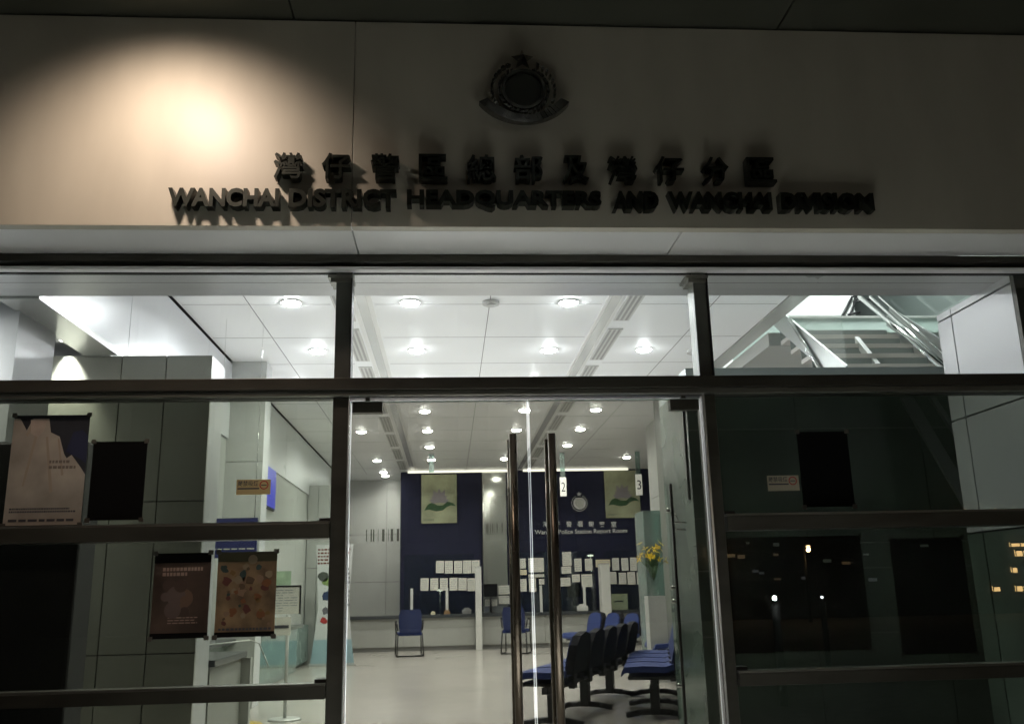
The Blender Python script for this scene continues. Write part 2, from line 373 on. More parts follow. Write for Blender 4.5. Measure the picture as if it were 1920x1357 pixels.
# doors
def door(x0, x1, hx, label, hinge):
    t = thing('glass_door', label, 'door', (x0 if hinge < 0 else x1, 5, .41), 'glass doors of the entrance')
    box('glass_pane', (x0+.006, x1-.006, 4.994, 5.006, .42, 2.632), G_DOOR, t)
    for xx in (x0, x1-.0035):
        q = MB(); q.face([(xx, 4.992, .42), (xx+.0035, 4.992, .42), (xx+.0035, 4.992, 2.632), (xx, 4.992, 2.632)]); q.build('glass_edge', EDGE, t)
    box('glass_edge', (x0, x1, 4.99, 5.01, 2.633, 2.640), EDGE, t)
    fx = (x0+.01, x0+.175) if hinge < 0 else (x1-.175, x1-.01)
    f = box('patch_fitting', (*fx, 4.972, 5.028, 2.572, 2.6315), FRM, t, .003); box('pivot', ((fx[0]+fx[1])/2-.012, (fx[0]+fx[1])/2+.012, 4.985, 5.015, 2.6405, 2.652), FRM, t)
    box('patch_fitting', (*fx, 4.972, 5.028, .415, .48), FRM, t, .003)
    for yy in (4.90, 5.10):
        h = MB().cyl((hx, yy, .72), (hx, yy, 2.43), .0215, BRZ, n=24).build('handle', BRZ, t)
        sm = MB()
        for zz in (.95, 2.2): sm.cyl((hx, yy, zz), (hx, 4.993 if yy < 5 else 5.007, zz), .011, BRZ)
        sm.build('handle_mount', BRZ, t)
    return t
door(-.537, .441, .350, 'left glass door with a tall bronze pull handle', -1); door(.447, 1.424, .562, 'right glass door with a tall bronze pull handle', 1)
for xx, w_ in ((-.5445, .007), (1.4245, .012)):
    q = MB(); q.face([(xx, 4.93, .42), (xx+w_, 4.93, .42), (xx+w_, 4.93, 2.652), (xx, 4.93, 2.652)]); q.face([(xx+w_, 4.93, .42), (xx+w_, 4.97, .42), (xx+w_, 4.97, 2.652), (xx+w_, 4.93, 2.652)])
    tag(q.build('door_jamb_strip', EDGE2), 'bright glass edge strip on the %s side of the doorway' % ('left' if xx < 0 else 'right'), 'jamb strip')

# --- posters on the glass
def poster(name, label, x0, x1, z0, z1, base, y=4.992, rotz=0):
    t = thing(name, label, 'poster', ((x0+x1)/2, y, (z0+z1)/2)); box('sheet', (x0, x1, y-.001, y, z0, z1), base, t)
    tp = mat('tape', (.07, .066, .055), .35)
    for xx, sg in ((x0, 1), (x1, -1)):
        for zz in (z0, z1): box('tape', (xx-sg*.010, xx+sg*.016, y-.0062, y-.0056, zz-.012, zz+.012), tp, t)
    return t
PD = mat('poster_dark', (.02, .022, .028), .5, 0, .4, 5); PB = mat('poster_beige', (.33, .295, .25), .55, 0, .25, 5)
PBR = mat('poster_brown', (.055, .035, .025), .5, 0, .5, 5); PCR = mat('poster_cream', (.16, .105, .055), .55, 0, .5, 9)
ps = poster('poster', 'poster of a large pale carrier bag, topmost at the left edge', -2.325, -1.93, 1.992, 2.577, PD)
def uv(x0, x1, z0, z1, y, pts): return [Vector((x0+(x1-x0)*u, y, z0+(z1-z0)*v)) for u, v in pts]
MB().prism(uv(-2.325, -1.93, 1.992, 2.577, 4.9905, [(0, 0), (1, 0), (1, .45), (.95, .50), (.86, .58), (.80, .63), (.74, .60), (.70, .64), (.62, .80), (.50, .84), (.46, .97), (.25, .97), (.18, .86), (.08, .97), (0, .97)]), (0, -.0006, 0)).build('bag_picture', PB, ps)
MB().prism(uv(-2.325, -1.93, 1.992, 2.577, 4.9897, [(.22, .96), (.44, .96), (.40, .84), (.33, .80), (.24, .83)]), (0, -.0006, 0)).build('bag_handle_picture', mat('poster_pale', (.40, .33, .28), .55, 0, .2, 9), ps)
MB().prism(uv(-2.325, -1.93, 1.992, 2.577, 4.9897, [(.72, .66), (.80, .84), (.92, .86), (1, .8), (1, .55), (.9, .6)]), (0, -.0006, 0)).build('shape_picture', mat('poster_navy', (.02, .025, .06), .6), ps)
mb = MB(); rows(mb, -2.30, -1.96, 2.055, 2.085, 2, 4.9895, INK, .6, .006, .012); mb.build('print', INK, ps); mb = MB(); rows(mb, -2.30, -1.96, 2.005, 2.03, 1, 4.9895, INK, .5, .02, .05); mb.build('print', INK, ps); mb = MB()
rows(mb, -2.12, -1.96, 2.28, 2.34, 2, 4.9895, mat('poster_grey', (.16, .13, .11), .6), .5, .01, .02); mb.build('print', INK, ps)
poster('poster', 'plain black back of a poster beside the carrier bag poster', -1.90, -1.617, 2.012, 2.43, INKB)
mb = MB()
for q in ([(.30, .84), (.34, .84), (.22, .35), (.19, .35)], [(.44, .80), (.47, .80), (.60, .30), (.56, .28)], [(.60, .78), (.62, .78), (.72, .45), (.69, .44)], [(.28, .97), (.31, .97), (.20, .80), (.17, .82)]):
    mb.prism(uv(-2.325, -1.93, 1.992, 2.577, 4.9897, q), (0, -.0005, 0), mat('crease_brown', (.32, .262, .205), .6))
mb.build('crease_lines', None, ps)
ps = poster('poster', 'dark brown poster with pale heading on the lower left pane', -1.535, -1.245, 1.405, 1.835, PBR)
mb = MB(); rows(mb, -1.49, -1.285, 1.715, 1.765, 2, 4.9905, mat('print_pale', (.28, .20, .16), .6), .7, .009, .018); mb.build('print', INK, ps); mb = MB(); rows(mb, -1.45, -1.30, 1.475, 1.515, 3, 4.9905, MATS['print_pale'], .4, .01, .03); mb.build('print', INK, ps); mb = MB()
mb.box(-1.535, -1.245, 4.9898, 4.9904, 1.785, 1.835, INKB); mb.build('heading_band', INKB, ps); mb = MB(); mb.box(-1.535, -1.245, 4.9898, 4.9904, 1.405, 1.432, INKB); mb.build('heading_band', INK, ps)
mb = MB()
for k in range(9):
    u = R.uniform(.15, .85); v = R.uniform(.28, .62); mb.cyl((-1.535+.29*u, 4.9905, 1.405+.43*v), (-1.535+.29*u, 4.990-.0002*k, 1.405+.43*v), R.uniform(.02, .05), mat('brown%d' % (k % 3), ((.12, .07, .045), (.06, .036, .027), (.10, .07, .06))[k % 3], .6), n=18)
mb.build('picture_shapes', PBR, ps)
ps = poster('poster', 'orange and cream illustrated poster beside the brown one', -1.21, -.905, 1.405, 1.835, PCR)
mb = MB(); cols = [(.16, .06, .018), (.20, .155, .10), (.09, .025, .018), (.15, .09, .025), (.02, .04, .036), (.19, .12, .075), (.08, .048, .025)]
mb.box(-1.21, -.905, 4.9898, 4.9904, 1.785, 1.835, mat('poster_olive', (.05, .045, .02), .6)); mb.box(-1.21, -.905, 4.9898, 4.9904, 1.405, 1.43, INKB)
for k in range(46):
    u = R.uniform(.1, .9); v = R.uniform(.12, .83); r_ = R.uniform(.007, .026); cc = Vector((-1.21+.305*u, 4.9905, 1.405+.43*v)); n = R.choice((5, 7, 9)); ph = R.random()*6
    pts = [cc+Vector((math.cos(ph+2*math.pi*i/n)*r_*R.uniform(.6, 1.2), -.0001*(k % 12), math.sin(ph+2*math.pi*i/n)*r_*R.uniform(.6, 1.2))) for i in range(n)]
    mb.prism(pts, (0, -.0004, 0), mat('pc%d' % (k % 7), cols[k % 7], .6))
mb.cyl((-1.03, 4.9905, 1.795), (-1.03, 4.9885, 1.795), .024, mat('pc1', cols[1], .6), n=20)
rows(mb, -1.19, -.92, 1.436, 1.452, 1, 4.9885, INK, .7, .01, .02)
mb.build('illustration', PCR, ps)
poster('poster', 'plain black back of a poster high on the right bay', 1.968, 2.262, 2.018, 2.44, INKB)
poster('poster', 'black back of a large poster low on the right bay, left one', 1.515, 2.285, 1.25, 1.86, INKB, 5.025)
poster('poster', 'black back of a large poster low on the right bay, right one', 2.45, 2.87, 1.22, 1.84, INKB, 5.025)
YEL = mat('notice_yellow', (.42, .33, .15), .6); 
for x0, x1, z0, z1, base, l in ((-1.135, -.955, 2.135, 2.215, YEL, 'small buff no smoking notice on the left bay'), (1.775, 1.955, 2.11, 2.195, mat('notice_grey', (.36, .32, .24), .6), 'small grey no smoking notice beside the black poster on the right bay')):
    t = thing('notice', l, 'notice', ((x0+x1)/2, 4.99, z0)); box('sheet', (x0, x1, 4.991, 4.992, z0, z1), base, t)
    letters('嚴禁吸煙', x0+.006, x0+.115, z1-.036, z1-.006, 4.9903, 0, INK, 'characters', t, .01, merge=True)
    mb = MB(); mb.box(x0+.006, x0+.12, 4.9903, 4.9908, z1-.052, z1-.044, INK); mb.cyl((x1-.035, 4.9908, z1-.03), (x1-.035, 4.9902, z1-.03), .024, RED, n=20); mb.cyl((x1-.035, 4.9901, z1-.03), (x1-.035, 4.9897, z1-.03), .018, base, n=20)
    mb.box(x1-.05, x1-.02, 4.989, 4.9895, z1-.033, z1-.028, INK); mb.build('pictogram', INK, t)

# ================================================================== LOBBY SHELL
struct(MB().box(-7.5, 7.5, 4.951, 27, -.1, FLOOR).build('floor', FLOORM))
def seams_x(mb, xs, y, z0, z1, t=.006, d=.0025):
    for x in xs: mb.box(x-t/2, x+t/2, y-d, y, z0, z1, SEAM)
# ceiling in two fields (a stair void is cut right of x=3.62)
c = MB(); c.box(-2.62, 3.40, 5.62, 27, CEIL, CEIL+.08, CEILM); c.box(3.4005, 7.4, 13.3, 27, CEIL, CEIL+.08, CEILM); 
ce = c.build('ceiling', CEILM); struct(ce)
mb = MB()
for y in [6.3+1.215*k for k in range(14)]:
    mb.box(-2.6, -1.16, y-.003, y+.003, CEIL-.0012, CEIL+.001, SEAM); mb.box(-.72, 1.56, y-.003, y+.003, CEIL-.0012, CEIL+.001, SEAM); mb.box(1.96, 3.38, y-.003, y+.003, CEIL-.0012, CEIL+.001, SEAM)
for i, x in enumerate((-1.95, .42, 2.7)): mb.box(x-.003, x+.003, 5.7, 22, CEIL-.0012, CEIL+.001, SEAM)
sj = mb.build('panel_joints', mat('ceiling_joint', (.72, .72, .73), .7), ce)
bh = thing('entrance_bulkhead', 'low white bulkhead just inside the glass under the higher lobby ceiling', 'bulkhead', (0, 5.3, SOFF))
box('soffit_panel', (-7.5, 7.0, 5.11, 5.50, SOFF, SOFF+.06), WALLW, bh); box('upstand', (-2.62, 3.40, 5.503, 5.60, SOFF+.061, CEIL+.08), CEILM, bh)
box('soffit_joint', (-7, 7, 5.2485, 5.2515, SOFF-.001, SOFF+.002), SEAM, bh)
# linear slots
def slot(x0, x1, side, label):
    t = thing('ceiling_slot', label, 'light slot', ((x0+x1)/2, 13, CEIL), 'linear air and light slots in the lobby ceiling')
    gx0, gx1 = (x0, x0+.17) if side < 0 else (x1-.17, x1)
    lx0, lx1 = (gx1+.02, x1) if side < 0 else (x0, gx0-.02)
    for k in range(9):
        y0 = 6.2+k*1.7
        f = box('grille', (gx0, gx1, y0, y0+1.38, CEIL-.012, CEIL-.002), SLOTM, t)
        mb = MB()
        for j in range(3): mb.box(gx0+.02+j*.05, gx0+.045+j*.05, y0+.03, y0+1.35, CEIL-.016, CEIL-.0125, mat('slot_dark', (.34, .34, .33), .6))
        mb.build('louvre', None, f)
    box('cove', (lx0, lx1, 5.65, 21.35, CEIL-.008, CEIL-.001), mat('cove_white', (.8, .8, .78), .3, 0), t)
    mid = (lx0+lx1)/2
    box('diffuser', (mid-.05, mid+.05, 5.7, 21.3, CEIL-.011, CEIL-.0085), mat('cove_face', (.75, .75, .74), .16, .3), t)
    return t
slot(-1.13, -.74, -1, 'long slot with grilles running back along the ceiling left of centre')
slot(1.58, 1.94, 1, 'long slot with grilles running back along the ceiling right of centre')
# downlights
LIGHTS = []
ROWS = [8.66, 10.5, 12.35, 14.23, 16.03, 17.87, 19.65]
for j, y in enumerate(ROWS):
    LIGHTS += [(-.37, y)]
    if j != 5: LIGHTS += [(1.21, y)]
    if j not in (2,): LIGHTS += [(-1.53, y)] if j not in (3, 5) else []
    if j not in (0,): LIGHTS += ([(2.36, y)] if j not in (6,) else [(3.89, y)]) if j != 2 else []
LIGHTS += [(-1.53, 21.6), (-1.53, 22.3), (-2.05, 12.4)]
for j, (x, y) in enumerate(LIGHTS):
    rowi = min(range(7), key=lambda k: abs(ROWS[k]-y)); nth = ('front', 'second', 'third', 'fourth', 'fifth', 'sixth', 'rearmost')[rowi]
    colw = 'far right' if x > 3 else 'right' if x > 2 else 'centre right' if x > 1 else 'centre left' if x > -1 else 'left'
    if y > 21: nth = 'deepest' if y > 22 else 'last but one'
    if x < -2: colw = 'far left'
    t = thing('downlight', 'round lit ceiling downlight, %s column, %s row from the glass' % (colw, nth), 'downlight', (x, y, CEIL), 'round downlights in the lobby ceiling')
    mb = MB(); n = 24
    for i in range(n):
        a0, a1 = 2*math.pi*i/n, 2*math.pi*(i+1)/n; q = lambda r, a, z: Vector((x+math.cos(a)*r, y+math.sin(a)*r, z))
        mb.prism([q(.088, a0, CEIL-.001), q(.105, a0, CEIL-.001), q(.105, a1, CEIL-.001), q(.088, a1, CEIL-.001)], (0, 0, -.010))
    mb.build('trim_ring', WHT, t)
    MB().ball((x, y, CEIL-.004), .087, sc=(1, 1, .42), n=20).build('lamp_lens', LAMPM, t)
    light_area('lamp', (x, y, CEIL-.05), .16, LAMP_W, (.97, .985, 1), parent=t, spread=2.75)
# small detectors
for x, y, l in ((.43, 8.65, 'flat round smoke detector in the ceiling between the two front downlights'), (3.0, 10.6, 'flat round smoke detector in the ceiling near the stair opening')):
    mb = MB(); mb.cyl((x, y, CEIL), (x, y, CEIL-.03), .085, n=24); mb.cyl((x, y, CEIL-.03), (x, y, CEIL-.045), .05, n=20); tag(mb.build('smoke_detector', mat('detector_grey', (.55, .55, .54), .5)), l, 'smoke detector')

# --- left side
def wallthing(name, label, dims, m, seams=None, cat='wall'):
    o = tag(box(name, dims, m), label, cat); return o
W = thing('bulkhead_wall', 'white metal wall running back over the left side of the lobby', 'wall', (-2.65, 12, 3.45))
for a, b in ((5.51, 7.44), (7.448, 9.9), (9.908, 12.4), (12.408, 14.9), (14.908, 17.4), (17.408, 23.19)): box('wall_panel', (-2.75, -2.625, a, b, 3.45, CEIL-.035), WALLW, W)
box('shadow_gap', (-2.80, -2.66, 5.7, 23.19, CEIL-.034, CEIL), SEAM, W)
box('lower_edge', (-2.75, -2.50, 5.51, 6.89, 3.405, 3.4495), mat('edge_metal', (.6, .61, .60), .25, .4), W)
W2 = thing('side_wall', 'pale grey wall at the far left of the lobby below the white bulkhead', 'wall', (-2.7, 15, .4))
for a, b in ((8.7, 12.3), (12.308, 14.3), (14.308, 16.3), (16.308, 18.3), (18.308, 23.19)): box('wall_panel', (-2.76, -2.65, a, b, FLOOR, 3.4495), STEELB, W2)
o = box('side_soffit', (-5.5, -2.76, 5.51, 8.9, 3.50, 3.56), WALLW); tag(o, 'white low ceiling panel left of the bulkhead edge', 'ceiling panel')
def block(name, label, x0, x1, y0, y1, z0, z1, m, xs, zs, side=None):
    """clad block: separate panels with open joints on its front, one core"""
    t = thing(name, label, 'column', ((x0+x1)/2, (y0+y1)/2, z0)); g = .004
    X = [x0]+xs+[x1]; Z = [z0]+zs+[z1]
    for a, b in zip(X, X[1:]):
        for c_, d in zip(Z, Z[1:]): box('cladding_panel', (a+(g if a != x0 else 0), b-(g if b != x1 else 0), y0, y0+.03, c_+(g if c_ != z0 else 0), d-(g if d != z1 else 0)), m, t)
    box('core', (x0+.012, x1-.012, y0+.0305, y1, z0, z1-.002), SEAM, t)
    box('side_cladding', (x1-.0115, x1, y0+.0305, y1, z0, z1), side or m, t); box('side_cladding', (x0, x0+.0115, y0+.0305, y1, z0, z1), side or m, t)
    return t
block('clad_column', 'broad brushed metal column behind the left posters with a bright light scallop', -3.13, -1.80, 6.90, 7.30, FLOOR, 3.4045, STEEL, [-2.47, -2.14], [1.23, 2.30], WALLW)
block('clad_column', 'narrower pale metal column further back on the left', -2.84, -2.21, 11.0, 11.35, FLOOR, CEIL-.002, STEELB, [-2.68], [1.75, 3.17], WALLW)
o = block('clad_column', 'white column at the left edge right behind the glass', -4.6, -2.72, 5.75, 6.3, FLOOR, 3.4995, WALLW, [-3.6], [2.3])
o = block('screen_wall', 'low pale screen wall at the back left of the lobby', -2.64, -2.12, 17.5, 17.65, FLOOR, 3.63, STEELB, [-2.45], [2.1]); o['category'] = 'wall'
tag(box('left_end_wall', (-5.6, -5.5, 5.2, 24, FLOOR, 4.4), WALLW), 'white end wall closing the far left of the building', 'wall')
tag(MB().box(-3.3, -2.07, 5.35, 5.62, FLOOR, 2.50, None, .02).build('dark_block', mat('block_black', (.006, .006, .006), .6)), 'plain black block filling the dark area behind the left posters', 'dark_block')  # block added to fill the dark area at the window's left
# spot added in the low soffit to make the scallop on the column
sp = thing('downlight', 'spotlight added close in front of the broad left column for its scallop', 'downlight', (-2.72, 6.72, 3.5))
MB().cyl((-2.87, 6.79, 3.499), (-2.87, 6.79, 3.494), .03, n=20).build('lamp_lens', mat('scallop_glow', (1, 1, 1), .5, emit=((1, .97, .88), 6)), sp)
L = bpy.data.lights.new('lamp', 'SPOT'); L.energy = 260; L.color = (1, .97, .88); L.spot_size = math.radians(62); L.spot_blend = .8; L.shadow_soft_size = .03
o = bpy.data.objects.new('lamp', L); COL.objects.link(o); o.location = (-2.87, 6.83, 3.485); o.rotation_euler = Vector((.05, .10, -1)).to_track_quat('-Z', 'Y').to_euler(); o.parent = sp; o.matrix_parent_inverse = Matrix.Translation(-sp.location)
al = thing('downlight', 'downlight in the low ceiling at the far left behind the white edge column', 'downlight', (-3.9, 6.62, 3.5)); MB().cyl((-3.9, 6.62, 3.499), (-3.9, 6.62, 3.492), .07, n=20).build('lamp_lens', LAMPM, al); light_area('lamp', (-3.9, 6.62, 3.48), .14, 110, (1, .99, .95), parent=al)
al = thing('downlight', 'unseen downlight added close to the glass in the low white entrance soffit', 'downlight', (-3.5, 5.3, 3.42)); MB().cyl((-3.5, 5.3, 3.419), (-3.5, 5.3, 3.412), .07, n=20).build('lamp_lens', LAMPM, al); light_area('lamp', (-3.5, 5.3, 3.40), .14, 40, (1, .99, .95), parent=al)  # lamp added out of view to brighten the white edge column
# blue display
bs = thing('wall_display', 'blue lit display panel seen edge on beyond the narrower left column', 'display', (-2.6, 14.3, 3.0)); box('screen', (-2.612, -2.600, 12.9, 14.0, 2.88, 3.44), SCRB, bs); box('frame', (-2.648, -2.6125, 12.87, 14.05, 2.85, 3.447), BLKP, bs)
# low white table/desk with granite top
dk = thing('reception_desk', 'white desk end with a dark granite top behind the left posters', 'desk', (-2.2, 8, .4))
box('body', (-2.62, -1.80, 7.35, 8.42, FLOOR, 1.10), CNTR, dk); box('top', (-2.63, -1.76, 7.33, 8.47, 1.101, 1.15), GRAN, dk, .004); box('corner_post', (-1.80, -1.72, 8.421, 8.50, FLOOR, 1.10), STEELB, dk)
mb = MB(); mb.tube([(-2.0, 7.6, 1.24), (-1.70, 8.25, 1.25), (-1.64, 8.35, 1.22), (-1.60, 8.38, 1.12), (-1.56, 8.4, 1.02)], .006); tag(mb.build('cable', WHT), 'thin white cable looping off the granite topped desk', 'cable')
gc = thing('glass_counter', 'long counter with greenish glass front and dark top along the left wall', 'counter', (-2.8, 16, .4))
box('body', (-2.645, -2.56, 8.9, 17.48, FLOOR+.08, 1.10), mat('teal_panel', (.16, .215, .20), .25, 0, .06, 2), gc); box('body', (-2.645, -2.56, 17.68, 20.7, FLOOR+.08, 1.10), MATS['teal_panel'], gc); box('plinth', (-2.64, -2.60, 8.9, 15.98, FLOOR, FLOOR+.079), BLKP, gc)
box('top', (-2.648, -2.42, 8.9, 15.98, 1.101, 1.15), GRAN, gc, .004); box('glass_front', (-2.52, -2.508, 9.0, 15.9, FLOOR+.02, 1.095), G_IN, gc)
# easel notice on a pole
en = thing('notice_stand', 'floor stand holding two white notices beside the left door jamb', 'notice stand', (-1.66, 9.9, .4))
MB().cyl((-1.66, 9.9, FLOOR+.02), (-1.66, 9.9, 1.42), .018).build('pole', STEELB, en); MB().cyl((-1.66, 9.9, FLOOR), (-1.66, 9.9, FLOOR+.02), .17, r2=.15, n=28).build('base', STEELB, en)
bd = box('notice_board', (-2.02, -1.545, 9.86, 9.875, 1.43, 1.70), PAPER, en); mb = MB(); rows(mb, -1.98, -1.57, 1.45, 1.68, 9, 9.859, mat('print_grey', (.3, .3, .32), .7), .3, .03, .1); mb.build('print', INK, bd)
mb = MB(); z=1.70
mb.box(-1.545, -1.53, 9.855, 9.88, 1.425, 1.715); mb.box(-2.02, -1.546, 9.855, 9.88, 1.7005, 1.715); mb.build('board_frame', BLKP, en)
bd = box('header_card', (-1.95, -1.64, 9.87, 9.876, 1.717, 1.86), mat('pale_green', (.45, .6, .42), .6, 0, .2, 12), en)
bd = box('lower_notice', (-1.95, -1.62, 9.84, 9.85, 1.22, 1.40), PAPER, en); mb = MB(); mb.box(-1.94, -1.64, 9.836, 9.8395, 1.29, 1.32, INK); mb.build('print_bar', INK, bd)
# yellow bin, only its top shows
yb = MB(); yb.cyl((-1.86, 8.9, FLOOR), (-1.86, 8.9, .49), .16, r2=.17, n=28); yb.cyl((-1.86, 8.9, .4905), (-1.86, 8.9, .505), .175, r2=.16, n=28)
tag(yb.build('yellow_bin', mat('yellow_plastic', (.45, .30, .02), .45)), 'low yellow round tub on the floor at the bottom edge left of the door', 'tub')
# hanging navy board
hb = thing('hanging_sign', 'navy sign board behind the left window rail above the illustrated poster', 'sign', (-1.9, 9.2, 2.1))
a = P(393, 1046, 'y', 9.2); b = P(481, 1020, 'y', 9.2)
box('board', (a.x, b.x, 9.2, 9.23, a.z, 2.36), mat('navy_board', (.02, .025, .12), .5), hb); mb = MB(); rows(mb, a.x+.02, b.x-.02, b.z-.06, b.z-.02, 1, 9.199, PAPER, .3, .03, .08); mb.build('print', PAPER, hb)
box('hanger', (a.x+.03, a.x+.035, 9.212, 9.217, 2.3605, CEIL), CHR, hb); box('hanger', (b.x-.035, b.x-.03, 9.212, 9.217, 2.3605, CEIL), CHR, hb)

# --- back wall of the lobby
bw = thing('blue_wall', 'navy blue wall behind the report room counter', 'wall', (1.5, 21.8, .4))
box('wall_panel', (-1.13, .78, 21.70, 21.80, FLOOR, CEIL-.001), BLUEW, bw); box('wall_panel', (1.35, 3.0, 21.70, 21.80, FLOOR, CEIL-.001), BLUEW, bw); box('wall_panel', (3.004, 5.2, 21.70, 21.80, FLOOR, CEIL-.001), BLUEW, bw)
block('clad_column', 'glossy pale column between the two navy wall panels', .79, 1.34, 21.45, 21.9, FLOOR, CEIL-.002, mat('glossy_steel', (.55, .57, .52), .10, .7), [], [1.7, 2.9])
o = block('side_bay_wall', 'pale panelled wall lit by a downlight left of the navy wall', -2.64, -1.14, 23.2, 23.4, FLOOR, CEIL-.002, STEELB, [-1.55], [1.9, 3.05]); o['category'] = 'wall'
for i, (x0, x1) in enumerate(((-.95, 1.55), (1.75, 4.25))):
    t = tag(MB().cyl((x0, 21.38, CEIL-.045), (x1, 21.38, CEIL-.045), .028, n=12).build('light_strip', STRIPM), 'glowing light strip along the top of the navy wall, %s half' % ('left', 'right')[i], 'light strip', 'light strips over the navy wall')
    t.location = (0, 0, 0)
# barcode-like decals
for nm, x0, x1, z0, z1, yy, l in (('wall_decal', -2.05, -1.25, 2.88, 3.18, 23.196, 'barcode like decal of black bars on the pale bay wall'), ('wall_decal', .86, 1.28, 2.92, 3.15, 21.446, 'barcode like decal of black bars on the glossy column')):
    mb = MB(); x = x0
    while x < x1:
        ww = R.choice((.012, .02, .03, .06)); mb.box(x, x+ww, yy-.002, yy, z0, z1); x += ww+R.choice((.03, .05, .09))
    tag(mb.build(nm, mat('decal_dark', (.06, .06, .05), .6)), l, 'decal')
# framed pictures
PG = mat('picture_pale', (.38, .40, .26), .7, 0, .25, 3); LF = mat('leaf_green', (.035, .09, .035), .7); BLM = mat('bloom_grey', (.30, .27, .30), .7)
for x0, x1, z0, z1, l in ((-.64, .19, 3.19, 4.33, 'pale banner picture of a flower over a green leaf on the left navy panel'), (3.72, 4.56, 3.24, 4.36, 'pale banner picture of a flower over a green leaf right of the small crest')):
    t = thing('picture', l, 'picture', ((x0+x1)/2, 21.68, z0)); wv = lambda p: [Vector((x0+(x1-x0)*u, 21.672, z0+(z1-z0)*v)) for u, v in p]
    box('canvas', (x0, x1, 21.675, 21.698, z0, z1), PG, t)
    MB().prism(wv([(.08, .26), (.18, .38), (.30, .42), (.45, .36), (.60, .36), (.74, .44), (.90, .40), (.97, .34), (.84, .36), (.72, .33), (.60, .26), (.42, .24), (.22, .28)]), (0, -.002, 0)).build('leaf_shape', LF, t)
    mb = MB()
    for k in range(7):
        a = math.radians(15+k*25); c0 = Vector((x0+(x1-x0)*.5, 21.669-.0005*k, z0+(z1-z0)*.42)); d = Vector((math.cos(a), 0, math.sin(a))); n_ = Vector((-d.z, 0, d.x)); Lp = .33 if k in (2, 3, 4) else .24
        mb.prism([c0, c0+d*Lp*.6+n_*.06, c0+d*Lp, c0+d*Lp*.6-n_*.06], (0, -.0004, 0))
    mb.build('bloom_shape', BLM, t)
    mb = MB(); rows(mb, x0+.04, x0+.3, z0+.05, z0+.1, 2, 21.673, INK, .4, .02, .05); mb.build('print', INK, t)
SILW = mat('silver_letter', (.85, .85, .83), .5, .1)
crest('small_crest', 'silver crest with star and wreath on the navy wall', 3.10, 3.60, .19, 21.69, SILW, mat('crest_face', (.60, .60, .56), .5, .1), ribbon=False)
t = thing('report_room_lettering', 'silver Chinese and English report room name under the small crest', 'lettering', (3, 21.69, 2.9))
for ch, cx in zip('灣仔警署報案室', (1023, 1045, 1067, 1088, 1109, 1129, 1151)):
    p = P(cx, 982, 'y', 21.67); letters(ch, p.x-.065, p.x+.065, p.z-.065, p.z+.065, 21.675, .015, SILW, 'character', t, .012)
a = P(1003, 997, 'y', 21.67); b = P(1176, 997, 'y', 21.67)
letters('Wanchai Police Station Report Room', a.x, b.x, 2.86, 2.99, 21.675, .015, SILW, 'letters', t, .005, merge=True)
# number signs
def numsign(x, digit, z0, z1, label):
    t = thing('number_sign', label, 'sign', (x, 18.7, CEIL), 'number signs hanging over the counter')
    box('hanger_blade', (x-.05, x+.05, 18.7, 18.712, z1, CEIL), G_TEAL, t)
    box('bracket', (x-.055, x+.055, 18.69, 18.72, CEIL-.03, CEIL-.001), CHR, t)
    if digit:
        box('sign_box', (x-.065, x+.065, 18.68, 18.735, z0, z1-.001), SIGNW, t, .004)
        letters(digit, x-.042, x+.042, (z0+z1)/2-.10, (z0+z1)/2+.09, 18.677, .002, INK, 'digit', t, 0)
    return t
numsign(2.35, '2', 3.47, 3.86, 'hanging white sign with the number 2'); numsign(3.93, '3', 3.47, 3.90, 'hanging white sign with the number 3'); numsign(-.35, '', 3.95, 4.0, 'hanging frosted blade over the left counter position')

# counter
ct = thing('service_counter', 'long pale service counter with a dark top across the back', 'counter', (.8, 20.8, .4))
for a, b in ((-2.64, -1.0), (-.995, .56), (.565, 2.1), (2.105, 3.4), (3.405, 4.7)): box('front_panel', (a, b, 20.80, 20.85, FLOOR+.09, 1.08), CNTR, ct)
box('plinth', (-2.64, 4.7, 20.84, 20.9, FLOOR, FLOOR+.0895), mat('plinth_grey', (.2, .2, .19), .5), ct); box('counter_top', (-2.64, 4.7, 20.72, 21.42, 1.0805, 1.15), GRAN, ct, .005)
for (x0, x1) in ((.57, .70), (3.32, 3.52)):
    t = thing('partition_fin', 'white upright fin dividing the counter, %s one' % ('left' if x0 < 1 else 'right'), 'partition', (x0, 20.6, .4), 'white fins dividing the counter'); box('fin', (x0, x1, 20.35, 20.71, FLOOR, 2.13), WHT, t, .004); box('fin_cap', (x0-.004, x1+.004, 20.345, 20.715, 2.1305, 2.15), STEELB, t)
# screen above counter
gs = thing('counter_screen', 'clear glass screen standing on the counter top', 'screen', (1, 21.0, 1.15))
for a, b in ((-1.0, .56), (1.36, 3.31), (3.53, 4.65)): box('glass_pane', (a, b, 21.0, 21.008, 1.151, 2.45), G_IN, gs)
for a in (-.86, -.08, 2.02, 3.0): box('upright', (a, a+.06, 20.985, 21.02, 1.151, 1.72), WHT, gs)
